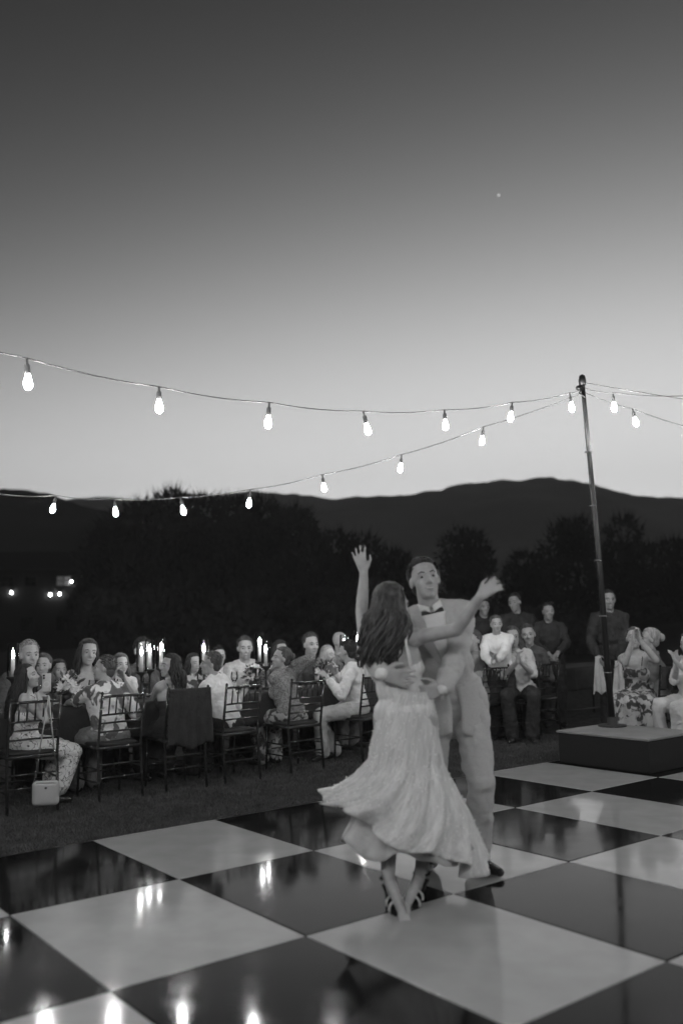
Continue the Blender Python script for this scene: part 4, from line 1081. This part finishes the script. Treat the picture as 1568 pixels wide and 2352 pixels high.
wt = stand('tall waiter in black beside the light pole carrying white cloths', 1410, 1352, 11.4, R(176), hands={'L': at(1422, 1520, 11.2), 'R': at(1372, 1508, 11.2)}, top='dark', sleeve=1.9, low='dark', hair=('short', 'hair_dark'), tie=True, skin='skin_dark', group='waiters')
p = at(1468, 1600, 10.0); p.z = 0
person('woman in a dark floral dress clapping with raised hands, right of the pole', p, R(150), 1.06, 'f', lean=(.02, .03), head=(R(16), R(-12), 0), seat=.53, hands={'L': at(1468, 1470, 9.7), 'R': at(1452, 1472, 9.7)}, hints={'L': (.7, 0, -1), 'R': (-.4, -.3, -1)}, grip={'L': (.0, 0, 1), 'R': (.2, 0, 1)}, dress='floral2', sleeve=0, hair=('bun', 'hair_mid'))
chair(p, R(150), 'dark chair of the clapping woman in the dark floral dress')
p = at(1512, 1600, 10.02); p.z = 0
person('woman at the right edge seated sideways, pale hair, arms held out in front', p, R(70), 1.06, 'f', lean=(.1, 0), twist=R(8), head=(R(12), R(-6), 0), seat=.52, hands={'L': at(1480, 1530, 10.1), 'R': at(1552, 1535, 9.8)}, top='grey', sleeve=.6, dress=None, low='pale', hair=('bun', 'hair_light'), voxel=.009)
person('guest cut off by the right edge of the picture, clapping', V((at(1590, 1600, 9.6).x, 9.6, 0)), R(120), .98, 'f', head=(R(10), 0, 0), seat=.52, hands={'L': at(1550, 1520, 9.3), 'R': at(1556, 1522, 9.4)}, grip={'L': (-.3, 0, 1), 'R': (-.3, 0, 1)}, top='pale', sleeve=1.0, low='pale', hair=('short', 'hair_mid'), voxel=.0095)

# ------------------------------------------------------------------ things hung and held
def drape(name, label, cat, pts_top, drop, mt, depth, n=26, rows=22, folds=5, amp=.012, flare=1.1, seed=0, group=None):
    """cloth hanging from the line pts_top (world) by drop"""
    a, b = V(pts_top[0]), V(pts_top[1]); u = b - a; nr = u.cross(V((0, 0, 1))).normalized(); g = []
    for r_ in range(rows + 1):
        t = r_ / rows; row = []
        for j in range(n + 1):
            v = j / n; c = (v - .5) * (1 + (flare - 1) * t); w_ = a + u * .5 + u * c
            off = amp * math.sin(v * folds * 6.28 + seed) * (.25 + t) + .014 * noise.noise(V((v * 3, t * 3, seed)))
            dz = -drop * t * (1 + .05 * math.sin(v * 9 + seed))
            row.append(w_ + nr * off + V((0, 0, dz)))
        g.append(row)
    m = MB(); m.rings(g, close=False); o = m.build(name, M[mt]); mo = o.modifiers.new('s', 'SOLIDIFY'); mo.thickness = .012; REM.append(o)
    return tag(o, label, cat, group)
cpos = online(402, .2); ax = rz3(R(36)) @ V((1, 0, 0)); bk = rz3(R(36)) @ V((0, -1, 0))
tp = cpos + bk * .3 + V((0, 0, .885))
drape('draped_jacket', 'black jacket draped over the back of the bare shouldered woman\'s chair', 'jacket', (tp - ax * .2, tp + ax * .2), .5, 'dark', .05, seed=3)
cpos = at(1512, 1500, 10.0); cpos.z = 0; ax2 = rz3(R(18)) @ V((1, 0, 0)); bk2 = rz3(R(18)) @ V((0, -1, 0)); tp = cpos + bk2 * .3 + V((0, 0, .885))
drape('draped_jacket', 'black jacket hanging from the chair at the right edge', 'jacket', (tp - ax2 * .2, tp + ax2 * .2), .24, 'dark', .05, seed=5)
for px, y0, y1, lb, wd in ((1372, 1508, 1592, 'white cloth hanging from the left hand side of the tall waiter', .15), (1418, 1518, 1598, 'white cloth hanging right of the pole beside the tall waiter', .15)):
    a = at(px - 6, y0, 11.15); b = at(px + 6, y0, 11.15); dr_ = a.z - at(px, y1, 11.15).z
    drape('service_cloth', lb, 'cloth', (a, b), dr_, 'pale', .04, n=14, folds=2, amp=.016, flare=2.6, seed=px, group='white cloths carried by the waiter')
# handbag on a chain
hx = at(105, 1822, online(85, -.1).y - .02)
bagp = hx
bg_ = thing('handbag', 'pale quilted box handbag hanging by a chain strap from the leftmost chair', 'handbag', bagp, R(12))
m = MB(); m.box((0, 0, 0), (.205, .085, .19)); o = m.build('bag_body', M['bag'], bg_); bevel(o, .036, 6)
m = MB(); m.tube([(-.1, -.0, .05), (-.06, -.046, .086), (.06, -.046, .086), (.1, 0, .05)], .0035, 6); m.build('piping', M['bag'], bg_)
m = MB(); m.lathe([(0, 0), (.009, 0), (.009, .006), (0, .008)], seg=14); o = m.build('clasp', M['metal'], bg_); o.rotation_euler = (R(90), 0, 0); o.location = (.005, -.0435, .045)
hang = at(112, 1602, hx.y + .02) - bagp; hang = rz3(-R(12)) @ hang
for sd in (-1, 1):
    a = V((sd * .088, 0, .082)); 
    mid = a.lerp(hang, .36)
    m = MB(); N = 12
    for k in range(N):
        c0 = a.lerp(mid, k / N); c1 = a.lerp(mid, (k + 1.15) / N); d_ = (c1 - c0); u = V((0, 1, 0)) if k % 2 else d_.cross(V((0, 1, 0))).normalized(); w_ = .0055
        pts = [c0 + u * w_ * math.sin(t) + d_ * (.5 - .5 * math.cos(t)) for t in [q * .785 for q in range(9)]]; m.tube(pts, .0021, 5, False)
    m.build('chain', M['chain'], bg_)
    m = MB(); m.tube([mid, mid.lerp(hang, .5) + V((0, -.004, 0)), hang + V((0, 0, .012))], .0055, 6); m.build('shoulder_strap', M['bag'], bg_)

bake()
